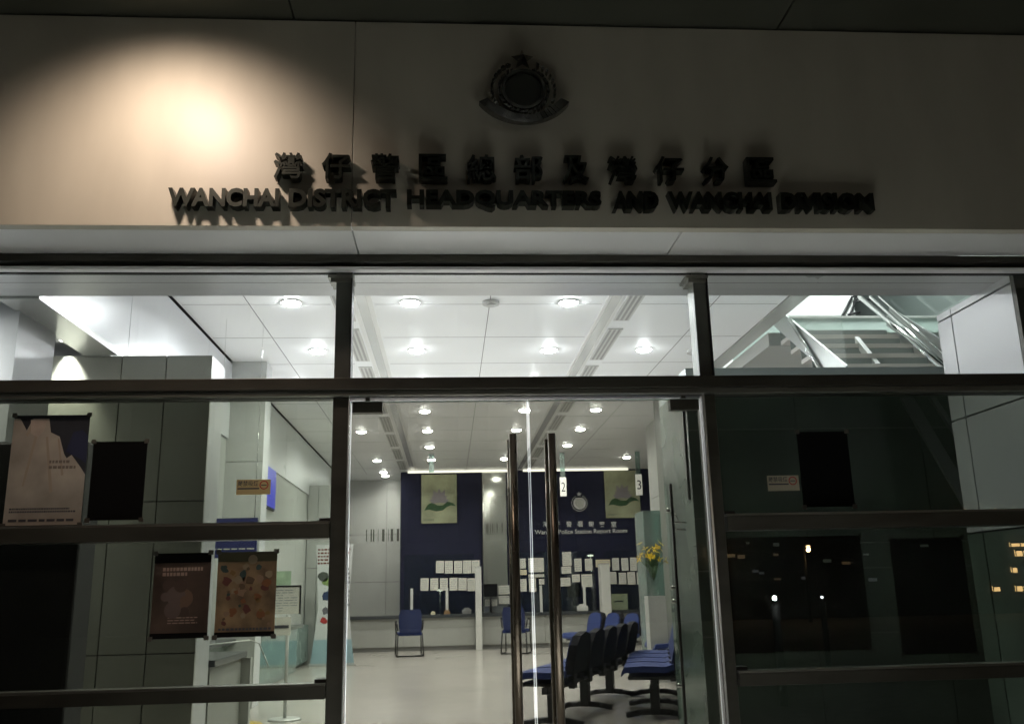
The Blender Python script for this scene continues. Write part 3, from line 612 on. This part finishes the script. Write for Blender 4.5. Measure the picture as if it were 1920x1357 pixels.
# papers taped on the screen, each its own sheet
def sheet(px0, py0, px1, py1, m=PAPER, y=20.99, lab=None):
    a = P(px0+R.uniform(0, .8), py0+R.uniform(-.6, 1.2), 'y', y); b = P(px1-R.uniform(0, 1), py1+R.uniform(-1.2, .6), 'y', y)
    o = thing('paper_sheet', lab, 'paper', ((a.x+b.x)/2, y, b.z), 'papers taped on the counter screen'); s = box('sheet', (a.x, b.x, y-.002, y, b.z, a.z), m, o)
    mb = MB(); rows(mb, a.x+.02, b.x-.02, b.z+.02, a.z-.02, max(2, int((a.z-b.z)/.05)), y-.0025, mat('print_grey', (.3, .3, .32), .7), .22, .02, .08); mb.build('print', INK, s)
    o.rotation_euler.y = R.uniform(-.025, .025); return o
PS = []
for i, x in enumerate((817, 834, 851, 868, 884)): PS.append((x, 1050, x+16, 1074, PAPER, 'sheet of paper %s in the upper left row over the counter' % ('leftmost', 'second', 'third', 'fourth', 'rightmost')[i]))
for i, x in enumerate((788, 806, 824, 842, 859, 876)): PS.append((x, 1083, x+16, 1107, PAPER, 'sheet of paper %s in the lower left row over the counter' % ('leftmost', 'second', 'third', 'fourth', 'fifth', 'rightmost')[i]))
PS += [(972, 1047, 987, 1066, PAPER, 'white sheet between the two door handles, top left of its cluster'), (972, 1067, 988, 1078, PAPER2, 'buff sheet under the white one beside the left door handle'),
       (990, 1046, 1021, 1072, PAPER, 'wide white sheet between the door handles'), (990, 1076, 1021, 1081, PAPER, 'narrow white strip under the wide sheet between the handles'),
       (972, 1084, 988, 1109, PAPER, 'white sheet with red marks beside the left handle'), (991, 1084, 1006, 1109, PAPER, 'white sheet right of the one with red marks'), (1010, 1085, 1021, 1095, PAPER, 'small white slip left of the right door handle'),
       (1043, 1047, 1050, 1061, PAPER, 'small white slip right of the right door handle'), (1054, 1035, 1072, 1060, PAPER, 'tall white sheet standing highest right of the door handles'), (1052, 1061, 1072, 1075, PAPER, 'white sheet directly under the highest sheet'),
       (1076, 1047, 1092, 1071, PAPER, 'white sheet right of the highest sheet'), (1096, 1047, 1112, 1070, PAPER, 'white sheet second right of the highest sheet'), (1116, 1049, 1145, 1062, PAPER2, 'buff sheet over the right white fin'),
       (1044, 1083, 1070, 1098, PAPER, 'white sheet left over the right monitor'), (1072, 1077, 1088, 1090, PAPER, 'white sheet over the right monitor'), (1090, 1076, 1112, 1100, PAPER, 'wide white sheet right of the right monitor')]
for i, x in enumerate((1147, 1164, 1180)): PS.append((x, 1045, x+15, 1069, PAPER, 'sheet of paper %s in the upper right row by the vase' % ('leftmost', 'middle', 'rightmost')[i]))
for i, x in enumerate((1141, 1159, 1176, 1193)): PS.append((x, 1072, x+16, 1095, PAPER, 'sheet of paper %s in the lower right row by the vase' % ('leftmost', 'second', 'third', 'rightmost')[i]))
for s in PS: sheet(*s[:5], lab=s[5])
# papers on the glossy column between
for px0, py0, px1, py1, l in ((909, 1094-14, 920, 1093, ''), ):
    pass
for k, (px0, py0, px1, py1, l) in enumerate(((935, 1096, 956, 1114, 'white sheet on the glossy column right of the monitor'), (935, 1116, 956, 1132, 'white sheet low on the glossy column'), (909, 1122, 933, 1136, 'white sheet under the left monitor'))):
    sheet(px0, py0, px1, py1, PAPER, 21.40, l)
# monitors
for px, w_, l in ((920, .30, 'black monitor on the counter in front of the glossy column'), (1076, .30, 'black monitor on the counter under the papers right of centre')):
    p = P(px, 1106, 'y', 21.2); t = thing('monitor', l, 'monitor', (p.x, 21.2, 1.15))
    box('screen', (p.x-w_/2, p.x+w_/2, 21.2, 21.24, p.z-.14, p.z+.14), SCRD, t, .004); MB().cyl((p.x, 21.225, 1.165), (p.x, 21.225, p.z-.141), .02).build('stand', BLKP, t); box('foot', (p.x-.1, p.x+.1, 21.14, 21.3, 1.1505, 1.164), BLKP, t)
# small counter things
for px, py, s_, m_, l in ((812, 1143, .05, PAPER2, 'small buff box on the counter'), (838, 1143, .07, mat('brown_box', (.25, .14, .06), .6), 'small brown tray on the counter'), (875, 1143, .10, mat('grey_box', (.2, .2, .2), .6), 'grey box on the counter beside the left fin'), (1092, 1138, .12, WHT, 'white folded papers on the counter under the right monitor')):
    p = P(px, py, 'y', 20.88); mb = MB(); mb.box(p.x-s_, p.x+s_, 20.82, 20.94, 1.1505, 1.15+s_*.9, m_, .006); mb.box(p.x-s_*.6, p.x+s_*.7, 20.83, 20.93, 1.151+s_*.9, 1.16+s_*1.15, m_, .004); tag(mb.build('desk_item', m_), l, 'desk item')
a = P(1143, 1120, 'y', 21.1); b = P(1178, 1142, 'y', 21.1)
t = tag(MB().box(a.x, b.x, 21.1, 21.14, 1.151, 1.50, PAPER2, .004).build('notice_box', PAPER2), 'pale notice box on the counter right of the right fin', 'box')
mb = MB(); mb.box(a.x+.1, b.x-.1, 21.096, 21.099, 1.32, 1.35, INK); o = mb.build('print', INK, t); o.matrix_parent_inverse = Matrix()
for px, py, l in ((825, 1106, 'bright small desk lamp under the left papers'), (1138, 1108, 'bright small desk lamp by the right fin'), (1107, 1041, 'tiny bright lamp over the right papers')):
    p = P(px, py, 'y', 21.3); t = thing('desk_lamp', l, 'lamp', (p.x, 21.3, 1.15)); MB().cyl((p.x, 21.3, 1.151), (p.x, 21.3, p.z-.03), .008).build('stem', CHR, t); MB().ball((p.x, 21.3, p.z), .05, sc=(1.5, 1, .45)).build('lamp_shade', mat('small_glow', (1, 1, 1), .5, emit=((1, 1, .93), 3)), t)

# --- visitor chairs at the counter
def chair(x, y, rot, label, arms=True):
    t = thing('visitor_chair', label, 'chair', (x, y, FLOOR), 'blue visitor chairs at the counter')
    def add(mb, n, m):
        o = mb.build(n, m); o.parent = t; return o
    mb = MB().box(-.24, .24, -.22, .24, .40, .47, None, .03); add(mb, 'seat', BLUEF)
    mb = MB(); n = 8
    for i in range(n):   # curved back on the camera side
        a0, a1 = -0.6+1.2*i/n, -0.6+1.2*(i+1)/n; f = lambda a, z, r: Vector((math.sin(a)*r, .12-math.cos(a)*r-(z-.46)*.10, z))
        for z0, z1, s0, s1 in ((.46, .60, .9, 1.0), (.60, .80, 1, 1), (.80, .90, 1, .82)):
            mb.prism([f(a0*s0, z0, .40), f(a1*s0, z0, .40), f(a1*s1, z1, .40), f(a0*s1, z1, .40)], (0, .05, 0))
    add(mb, 'backrest', mat('blue_back', (.012, .022, .085), .7))
    for s in (-1, 1):
        mb = MB().tube([(s*.25, .22, .45), (s*.26, .26, .02), (s*.26, -.27, .02), (s*.24, -.20, .45)], .013); add(mb, 'leg', BLKP)
        if arms: mb = MB().tube([(s*.25, .20, .45), (s*.27, .18, .66), (s*.27, -.16, .68), (s*.24, -.20, .5)], .016); add(mb, 'armrest', BLKP)
    mb = MB().tube([(-.26, -.27, .02), (.26, -.27, .02)], .013); add(mb, 'stretcher', BLKP)
    t.rotation_euler.z = rot; return t
chair(-.80, 19.1, .12, 'blue chair with its back turned at the left counter position'); chair(1.33, 19.0, -.25, 'blue armchair half hidden behind the left door handle')

# --- beam seating
def beam_row(x, y, ang, n, label, pitch=.62):
    """row of n seats along local +Y, sitters facing local -X"""
    t = thing('beam_seating', label, 'seating', (x, y, FLOOR), 'rows of blue waiting room seats')
    def add(mb, nm, m):
        o = mb.build(nm, m); o.parent = t; return o
    add(MB().box(-.03, .03, -.28, (n-1)*pitch+.28, .30, .36, None, .006), 'beam', BLKP)
    for i in range(n):
        yy = i*pitch
        mb = MB(); k = 6
        prof = [(-.30, .395), (-.27, .425), (-.1, .435), (.12, .425), (.20, .45)]
        for (xa, za), (xb, zb) in zip(prof, prof[1:]): mb.prism([(xa, yy-.265, za), (xb, yy-.265, zb), (xb, yy-.265, zb+.055), (xa, yy-.265, za+(.03 if xa < -.28 else .055))], (0, .53, 0))
        add(mb, 'seat', BLUEF)
        add(MB().box(-.24, .2, yy-.22, yy+.22, .361, .394, None, .01), 'seat_pan', BLKP)
        # backrest: blue pad facing -X on a black shell, rounded top
        out = [(-.25, .0), (-.275, .12), (-.26, .25), (-.19, .33), (0, .36), (.19, .33), (.26, .25), (.275, .12), (.25, .0)]
        tilt = .22
        f = lambda u, v, d: Vector((.22+v*tilt+d, yy+u, .47+v))
        add(MB().prism([f(u*.84, v*.88+.03, -.052) for u, v in out], (.02, 0, 0)), 'back_pad', BLUEF)
        sh = MB().prism([f(u, v, -.03) for u, v in out], (.07, 0, .0)); add(sh, 'backrest', mat('shell_black', (.010, .010, .013), .8, spec=.12))
        add(MB().box(.16, .22, yy-.05, yy+.05, .33, .52, None, .006), 'back_bracket', BLKP)
    for yy in ([-.0] + [(n-1)*pitch] if n < 3 else [0, (n-1)*pitch/2, (n-1)*pitch]):
        add(MB().box(-.045, .045, yy-.06, yy+.06, .03, .30, None, .01), 'leg', BLKP)
        mb = MB(); mb.tube([(-.28, yy, .02), (-.15, yy, .045), (0, yy, .055), (.15, yy, .045), (.28, yy, .02)], .028)
        add(mb, 'foot', BLKP)
    t.rotation_euler.z = ang; return t
beam_row(.95, 8.85, -.38, 5, 'nearest row of blue seats with black backs, just behind the door handles')
beam_row(1.97, 9.2, -.22, 4, 'row of blue seats beside the right door jamb')
beam_row(2.75, 15.2, .35, 3, 'far row of blue seats with the blue pads turned to the glass')
beam_row(3.0, 12.6, -.1, 2, 'short dark row of seats in front of the glass display case')

# --- standing banner
bn = thing('roll_up_banner', 'white and pale blue roll up banner half hidden by the left door jamb', 'banner', (-2.06, 17, .4))
BW = mat('banner_white', (.55, .57, .57), .5); BB = mat('banner_blue', (.27, .40, .44), .5, 0, .15, 2)
def bq(z, w): return (z, w)
prof = [(FLOOR+.05, .38), (.85, .33), (1.4, .27), (2.5, .33)]
mb = MB()
for (za, wa), (zb, wb) in zip(prof, prof[1:]):
    mb.prism([(-2.06-wa, 17, za), (-2.06+wa, 17, za), (-2.06+wb, 17, zb), (-2.06-wb, 17, zb)], (0, .01, 0), BB if zb < 1.0 else BW)
mb.build('banner_sheet', BW, bn); box('base', (-2.46, -1.68, 16.95, 17.12, FLOOR, FLOOR+.05), STEELB, bn)
mb = MB(); rows(mb, -2.36, -1.78, 2.14, 2.44, 5, 16.998, mat('print_maroon', (.16, .04, .03), .7), .5, .03, .07); rows(mb, -1.84, -1.78, 1.4, 2.1, 9, 16.998, INK, .5, .02, .04); mb.build('print', INK, bn)
mb = MB()
for (cx, cz_, rr, cc) in ((-2.25, 1.95, .10, (.06, .07, .06)), (-2.18, 1.84, .09, (.20, .28, .10)), (-2.17, 1.60, .10, (.02, .04, .10)), (-2.2, 1.34, .07, (.12, .12, .14)), (-2.22, 1.17, .07, (.35, .03, .03)), (-2.12, 1.1, .05, (.35, .40, .03))):
    n = 9; ph = R.random()*6; pts = [Vector((cx+math.cos(ph+2*math.pi*i/n)*rr*R.uniform(.6, 1.15), 16.998, cz_+math.sin(ph+2*math.pi*i/n)*rr*R.uniform(.6, 1.15))) for i in range(n)]
    mb.prism(pts, (0, -.001, 0), mat('bn%.2f' % cc[1]+str(cz_), cc, .6))
mb.build('drawing', INK, bn)

# --- right side of lobby
rw = block('right_wall', 'pale grey panelled wall at the right of the lobby beyond the pillar', 3.60, 5.2, 15.3, 15.5, FLOOR, CEIL-.002, STEELB, [4.2], [1.7, 3.1]); rw['category'] = 'wall'
t = thing('side_wall', 'pale wall running back on the right side of the lobby to the counter', 'wall', (3.6, 18, .4))
for a, b in ((13.3, 14.4), (14.408, 15.9)):
    for z0, z1 in ((FLOOR, 1.7), (1.708, 3.1), (3.108, CEIL-.002)): box('wall_panel', (3.52, 3.595, a, b, z0, z1), STEELB, t)
block('clad_column', 'tall grey pillar seen through the right glass door', 3.06, 3.75, 12.6, 13.2, FLOOR, CEIL-.002, mat('pillar_steel', (.15, .16, .14), .5, .15, .08, 3), [], [1.75, 2.6, 3.6])
# glass display case with flowers
dc = thing('display_case', 'tall teal tinted glass case beside the grey pillar', 'display case', (3.0, 13.6, .4))
for d in ((2.88, 3.38, 13.5, 13.51), (2.88, 3.38, 14.1, 14.11)): box('glass_panel', (d[0], d[1], d[2], d[3], FLOOR+.1, 2.72), G_TEAL, dc)
for xx in (2.87, 3.381): box('glass_panel', (xx, xx+.009, 13.5, 14.11, FLOOR+.1, 2.72), G_TEAL, dc)
box('plinth', (2.86, 3.40, 13.48, 14.13, FLOOR, FLOOR+.099), STEELB, dc)
for px, py in ((1247, 957), (1262, 979), (1262, 993), (1258, 1101), (1262, 1127), (1262, 1285)):
    pass
fl = thing('flower_vase', 'vase of yellow flowers standing in front of the glass case', 'flowers', (2.78, 12.6, .4))
box('pedestal', (2.66, 2.9, 12.48, 12.72, FLOOR, 1.5), STEELB, fl); MB().cyl((2.78, 12.6, 1.501), (2.78, 12.6, 1.88), .05, r2=.09, n=20).build('vase', G_IN, fl)
mb = MB(); ms = MB(); YF1 = mat('yellow_petal', (.75, .55, .02), .6, 0, .3, 30)
YF2 = mat('amber_petal', (.50, .30, .015), .6)
for k in range(21):
    a = R.uniform(0, 6.28); r_ = R.uniform(.02, .19); c0 = Vector((2.80+math.cos(a)*r_*1.15, 12.6+math.sin(a)*r_*.6, 2.08+R.uniform(-.13, .13)))
    ms.tube([(2.78, 12.6, 1.7), (2.78+(c0.x-2.78)*.5, 12.6, 1.9), c0], .004, n=6)
    nrm = (c0-Vector((2.78, 12.75, 1.9))+Vector((R.uniform(-.12, .12), R.uniform(-.1, .1), R.uniform(-.1, .1)))).normalized(); q = Vector((0, 0, 1)).rotation_difference(nrm); n_p = R.choice((6, 7, 9))
    for j in range(n_p):
        b_ = j*2*math.pi/n_p+R.uniform(-.2, .2); d = q@Vector((math.cos(b_), math.sin(b_), R.uniform(.0, .7))); sd = nrm.cross(d).normalized()*R.uniform(.006, .011); Lp = R.uniform(.035, .075)
        mb.face([c0, c0+d*Lp*.5+sd, c0+d*Lp+nrm*-.012, c0+d*Lp*.5-sd], R.choice((YF1, YF1, YF2)))
mb.build('flower_heads', YF1, fl)
for k in range(16):
    a = R.uniform(0, 6.28); c0 = Vector((2.78, 12.6, R.uniform(1.8, 1.95))); d = Vector((math.cos(a), math.sin(a)*.6, R.uniform(.2, .9))).normalized(); sd = d.cross(Vector((0, 0, 1))).normalized()*.016
    ms.face([c0, c0+d*.1+sd, c0+d*.2, c0+d*.1-sd])
ms.build('stems', mat('stem_green', (.05, .11, .03), .7), fl)
# inner side screen with black pull bars and spider fittings
ps_ = thing('glass_side_screen', 'inner glass screen with black bars and steel fittings behind the right door', 'glass screen', (1.6, 6.5, .4))
for (pa, pb) in (((1276, 765), (1299, 936)), ((1254, 907), (1292, 1400))):
    a = P(*pa, 'y', 6.4); b = P(*pb, 'y', 6.4); x = (a.x+b.x)/2; MB().cyl((x, 6.4, max(b.z, FLOOR+.02)), (x, 6.4, a.z), .011).build('bar', BLKP, ps_)
xg = P(1262, 1100, 'y', 6.45).x
box('glass_edge', (xg-.005, xg+.005, 6.44, 6.52, FLOOR+.02, 2.3), G_IN, ps_)
for py in (957, 1101, 1127, 1285):
    p = P(1250 if py < 1000 else 1262, py, 'y', 6.43); MB().cyl((xg-.02, 6.435, p.z), (xg+.02, 6.435, p.z), .014).build('fitting', CHR, ps_)
# rack with thin chrome rails
mb = MB(); 
for py in (979, 992): p = P(1264, py, 'y', 6.6); q_ = P(1288, py, 'y', 6.6); mb.cyl(p, q_, .006)
a = P(1264, 960, 'y', 6.6); mb.cyl(a, P(1274, 979, 'y', 6.6), .005); a.z -= .0
t = tag(mb.build('wall_bracket', CHR), 'small chrome bracket rails behind the right glass door', 'bracket')

# --- stair zone at the right
pl = thing('side_pier', 'pale panelled pier at the right edge just inside the glass', 'wall', (3.5, 5.4, .4))
for z0, z1 in ((FLOOR, 1.90), (1.912, 2.655), (2.667, 3.362), (3.374, 3.4195)):
    pm = DKGRN if z0 < 1 else WALLW  # lower panel darkened in colour to imitate missing light low down
    for a, b in ((5.10, 5.775), (5.787, 5.96)): box('cladding_panel', (3.45, 3.48, a, b, z0, z1), pm, pl)
box('core', (3.4905, 4.6, 5.12, 5.95, FLOOR, 3.4195), WALLW, pl); box('joint_backing', (3.482, 3.490, 5.11, 5.95, FLOOR, 3.41), SEAM, pl)
box('front_trim', (3.452, 3.52, 5.06, 5.0995, FLOOR, 3.4195), FRM, pl)
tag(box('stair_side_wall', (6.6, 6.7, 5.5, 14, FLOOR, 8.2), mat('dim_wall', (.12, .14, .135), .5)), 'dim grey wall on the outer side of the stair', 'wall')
tag(box('stair_back_wall', (3.62, 6.0, 12.5, 12.6, 4.2, 8.2), mat('stair_back', (.80, .82, .80), .5)), 'bright white wall behind the upper stair', 'wall')
sl = thing('upper_landing', 'upper stair landing with a teal parapet panel', 'landing', (4.5, 10, 4.3)); box('slab', (3.62, 6.5, 9.72, 12.49, 4.22, 4.375), STEELB, sl)
box('parapet_panel', (3.62, 6.5, 11.0, 11.03, 4.3755, 4.93), mat('teal_wall', (.40, .48, .45), .3, 0, .1, 3), sl); box('parapet_cap', (3.62, 6.5, 10.98, 11.05, 4.931, 4.96), STEELB, sl)
fr = thing('window_frame', 'thin dark slanted frame bars on the white wall above the stair', 'frame', (5, 12.48, 5))
for (pa, pb) in (((1598, 556), (1568, 614)), ((1607, 556), (1585, 612)), ((1568, 610), (1600, 606)), ((1600, 566), (1640, 560)), ((1590, 590), (1612, 585))):
    MB().cyl(P(*pa, 'y', 12.47), P(*pb, 'y', 12.47), .018, n=8).build('bar', BLKP, fr)
tag(box('stair_ceiling', (3.40, 6.7, 5.55, 13.3, 8.2, 8.3), CEILM), 'bright white ceiling high above the stair', 'ceiling')
tag(box('stair_opening_edge', (3.41, 3.60, 5.62, 13.2, CEIL-.01, 5.0), STEELB), 'grey edge beam of the ceiling opening over the stair', 'beam')
o = light_area('stair_lamp', (5.0, 10.0, 8.1), 1.2, 400, (.97, 1, .98)); 
lf = thing('ceiling_light', 'lit square ceiling light high above the stair', 'ceiling light', (5, 10, 8.19)); box('diffuser', (4.4, 5.6, 9.4, 10.6, 8.13, 8.199), mat('panel_glow', (1, 1, 1), .5, emit=((1, 1, 1), 3)), lf); o.parent = lf; o.matrix_parent_inverse = Matrix.Translation(-lf.location)
ss = thing('under_stair_dark', 'dark wall added for the unlit space under the stair landing', 'wall', (3.6, 7.6, .4))  # added backdrop; its dark colour stands for the unlit room
for i, (a, b) in enumerate(((2.05, 3.0), (3.006, 4.1), (4.106, 5.2), (5.206, 6.6))):
    for z0, z1 in ((FLOOR, 1.93), (1.936, 3.29)): box('wall_panel', (a, b, 7.60, 7.68, z0, z1), DKGRN, ss)
box('side_panel', (2.05, 2.13, 7.681, 8.6, FLOOR, 3.29), DKGRN, ss)
lf2 = thing('lower_flight', 'dim diagonal steel stringer of the lower stair flight in the dark right bay', 'stair', (3.5, 7, 1.5))
for (pa, pb, w_) in (((1690, 745), (1822, 970), .07), ((1745, 745), (1850, 900), .03)):
    a, b = P(*pa, 'y', 7.4), P(*pb, 'y', 7.0); MB().prism([a, b, b+Vector((w_*1.6, 0, 0)), a+Vector((w_*1.6, 0, 0))], (0, .04, 0)).build('stringer', mat('dim_stringer', (.22, .24, .23), .35, .5), lf2)
for z in (1.2, 1.72, 2.15, 2.9): box('wall_joint', (2.05, 6.6, 7.592, 7.5995, z, z+.012), mat('joint_pale', (.16, .18, .17), .4), ss)
ld = thing('stair_landing', 'pale edged landing slab below the stair flight', 'landing', (4, 8, 3.3)); box('slab', (2.05, 6.6, 7.55, 8.6, 3.295, 3.44), mat('landing_edge', (.35, .40, .39), .4), ld)
st = thing('staircase', 'steel stair flight with pale treads and glass sides rising behind the right window', 'staircase', (4.2, 8.4, 3.44))
TRD = mat('tread', (.55, .53, .50), .45); nst = 5
for i in range(nst):
    y = 8.30+i*.26; z = 3.50+i*.175
    box('tread', (3.72, 4.95, y, y+.28, z, z+.045), TRD, st); box('riser', (3.72, 4.95, y+.262, y+.274, z+.046, z+.17), mat('riser_grey', (.22, .25, .24), .5), st)
dv = Vector((0, .26, .175)).normalized()
def along(x, y0, z0, L, r, m, nm, dz=0): a = Vector((x, y0, z0)); return MB().cyl(a, a+dv*L, r, n=14).build(nm, m, st)
for x in (3.70, 4.99):
    a = Vector((x, 8.1, 3.38)); L_ = 1.9; e = dv*L_; up = Vector((0, -.12, .18))
    MB().prism([a, a+e, a+e+up, a+up], (.02 if x > 4 else -.02, 0, 0)).build('stringer', mat('stringer', (.45, .47, .46), .35, .4), st)
    gpt = [a+up, a+e+up, a+e+up+Vector((0, 0, .82)), a+up+Vector((0, 0, .82))]
    MB().prism(gpt, (.012 if x > 4 else -.012, 0, 0)).build('glass_panel', G_STR, st)
MB().cyl(P(1612, 556, 'x', 4.50), P(1795, 712, 'x', 4.50), .026).build('handrail', CHR, st)
MB().cyl(P(1632, 556, 'x', 4.72), P(1812, 722, 'x', 4.72), .018).build('handrail', CHR, st)
MB().cyl(P(1648, 556, 'x', 4.95), P(1800, 690, 'x', 4.95), .010).build('handrail', CHR, st)
MB().cyl(P(1480, 598, 'x', 3.66), P(1546, 705, 'x', 3.66), .020).build('handrail', CHR, st)
a, b = P(1604, 648, 'x', 4.35), P(1700, 770, 'x', 4.35); dd = (b-a)
MB().prism([a, b, b+Vector((0, -.0, .10)), a+Vector((0, 0, .10))], (.05, 0, 0)).build('centre_beam', mat('pale_beam', (.6, .62, .6), .4), st)

# ================================================================== STREET BEHIND THE CAMERA (mirrored in the glass, plus two unseen fill lamps)
def mirror(px, py, yv): p = P(px, py, 'y', yv); return Vector((p.x, 10-yv, p.z))
WARM = (1, .62, .28)
def lamp(nm, p, label, col, s, r, power, cat='street lamp'):
    t = thing(nm, label, cat, (p.x, p.y, 0)); g = mat('glow_'+label[:14].replace(' ', '_'), (1, 1, 1), .5, emit=(col, s))
    if nm == 'standin_lamp':
        MB().cyl((p.x, p.y, 0), (p.x, p.y, p.z-.08), .06).build('post', BLKP, t); MB().ball((p.x, p.y, p.z), r).build('lamp_head', g, t); MB().cyl((p.x, p.y, p.z+r+.01), (p.x, p.y, p.z+r+.03), .08).build('cap', BLKP, t)
    else:
        MB().cyl((p.x, p.y-.5, 0), (p.x, p.y-.5, p.z+.3), .08, r2=.05).build('pole', BLKP, t); MB().tube([(p.x, p.y-.5, p.z+.28), (p.x, p.y, p.z+.15)], .035).build('arm', BLKP, t); MB().ball((p.x, p.y, p.z), r, sc=(1.3, 1, .6)).build('lamp_head', g, t); MB().box(p.x-.16, p.x+.16, p.y-.14, p.y+.14, p.z+r*.65, p.z+r*.65+.05, None, .02).build('hood', BLKP, t)
    if nm == 'standin_lamp': return
    L = bpy.data.lights.new('lamp', 'POINT'); L.energy = power; L.color = col; L.shadow_soft_size = r
    o = bpy.data.objects.new('lamp', L); COL.objects.link(o); o.location = (p.x, p.y, p.z-r-.06); o.parent = t; o.matrix_parent_inverse = Matrix.Translation(-t.location)
lamp('standin_lamp', mirror(1452, 1121, 13), 'dazzling white bollard lamp mirrored low in the right bay', (.95, 1, 1), 400, .030, 4, 'bollard lamp')  # only the glare is mirrored; the bollard carrying it is made up
lamp('standin_lamp', mirror(1541, 1119, 18), 'small white bollard lamp mirrored right of the dazzling one', (.9, .95, 1), 30, .026, 2, 'bollard lamp')
lamp('street_lamp', mirror(1515, 1024, 40), 'orange street lamp mirrored in the upper part of the lower right pane', WARM, 30, .08, 60)
lamp('street_lamp', mirror(1338, 1031, 45), 'orange street lamp mirrored beside the right door jamb', WARM, 14, .07, 60)
lamp('street_lamp', Vector((17, -5, 4.5)), 'tall street lamp across the pavement lighting the fascia', (1, .95, .82), 30, .15, 45)  # fill lamp added for the fascia, kept out of the mirrored view
lamp('street_lamp', Vector((-15, -4, 4.5)), 'tall street lamp further left across the pavement', (1, .95, .82), 30, .15, 45)  # left partner, added for the same soft fill
ob = thing('office_building', 'dark office building across the street with a few lit windows', 'building', (14, -36, 0))
box('wall', (-30, 34, -46, -35.2, 0, 26), mat('night_facade', (.05, .05, .055), .7, 0, .3, .5), ob)
WG = mat('lit_window', (1, .8, .4), .5, emit=((1, .62, .25), 9)); WD = mat('unlit_window', (.01, .012, .015), .15)
for x0, x1, y0, y1 in ((1812, 1846, 953, 960), (1868, 1915, 952, 960), (1898, 1907, 1062, 1073), (1863, 1875, 1098, 1108), (1906, 1930, 1096, 1108), (1895, 1930, 1016, 1024), (1905, 1930, 1030, 1042)):
    a = mirror(x0, y1, 45.1); b = mirror(x1, y0, 45.1)
    f = box('window', (a.x, b.x, -35.19, -35.1, a.z, b.z), WG, ob); mb = MB(); k = max(1, int((b.x-a.x)/.35))
    for i in range(k+1): xx = a.x+(b.x-a.x)*i/k; mb.box(xx-.02, xx+.02, -35.099, -35.06, a.z, b.z)
    mb.box(a.x, b.x, -35.055, -35.04, b.z-.05, b.z+.05); mb.build('frame', BLKP, f)
for k in range(15):
    px = R.uniform(1345, 1790); py = R.uniform(1000, 1100); a = mirror(px, py+R.uniform(3, 7), 45.1); b = mirror(px+R.uniform(4, 16), py, 45.1)
    box('window', (a.x, b.x, -35.185, -35.11, a.z, b.z), mat('dim_window_%d' % (k % 3), (1, 1, 1), .5, emit=(((1, .6, .25), (.6, .9, .7), (.7, .8, 1))[k % 3], (.35, .15, .22)[k % 3])), ob)
for i in range(8):
    for j in range(3): f = box('window', (-26+i*4, -23.5+i*4, -35.19, -35.12, 4+j*5, 6.2+j*5), WD, ob)

# dark dome added to fill the black arc at lower left, outside
mb = MB(); mb.cyl((-2.28, 4.45, .39), (-2.28, 4.45, .88), .44, n=40); mb.ball((-2.28, 4.45, .88), .44, sc=(1, .9, .36), n=32)
tag(mb.build('dark_dome', mat('dome_black', (.007, .007, .007), .7)), 'plain black dome at the lower left corner in front of the glass', 'bin')
# building shell closing the lobby from outside light
tag(box('rear_wall', (-7.6, 7.6, 27.0, 27.2, 0, 8.5), STEELB), 'plain rear wall of the building behind the navy wall', 'wall')
tag(box('building_side_wall', (7.51, 7.7, 5.2, 27, 0, 8.5), STEELB), 'plain outer wall at the right of the building', 'wall')
tag(box('lobby_roof', (-7.6, 7.6, 4.91, 27.2, 8.5, 8.7), SEAM), 'roof slab over the whole building', 'roof')
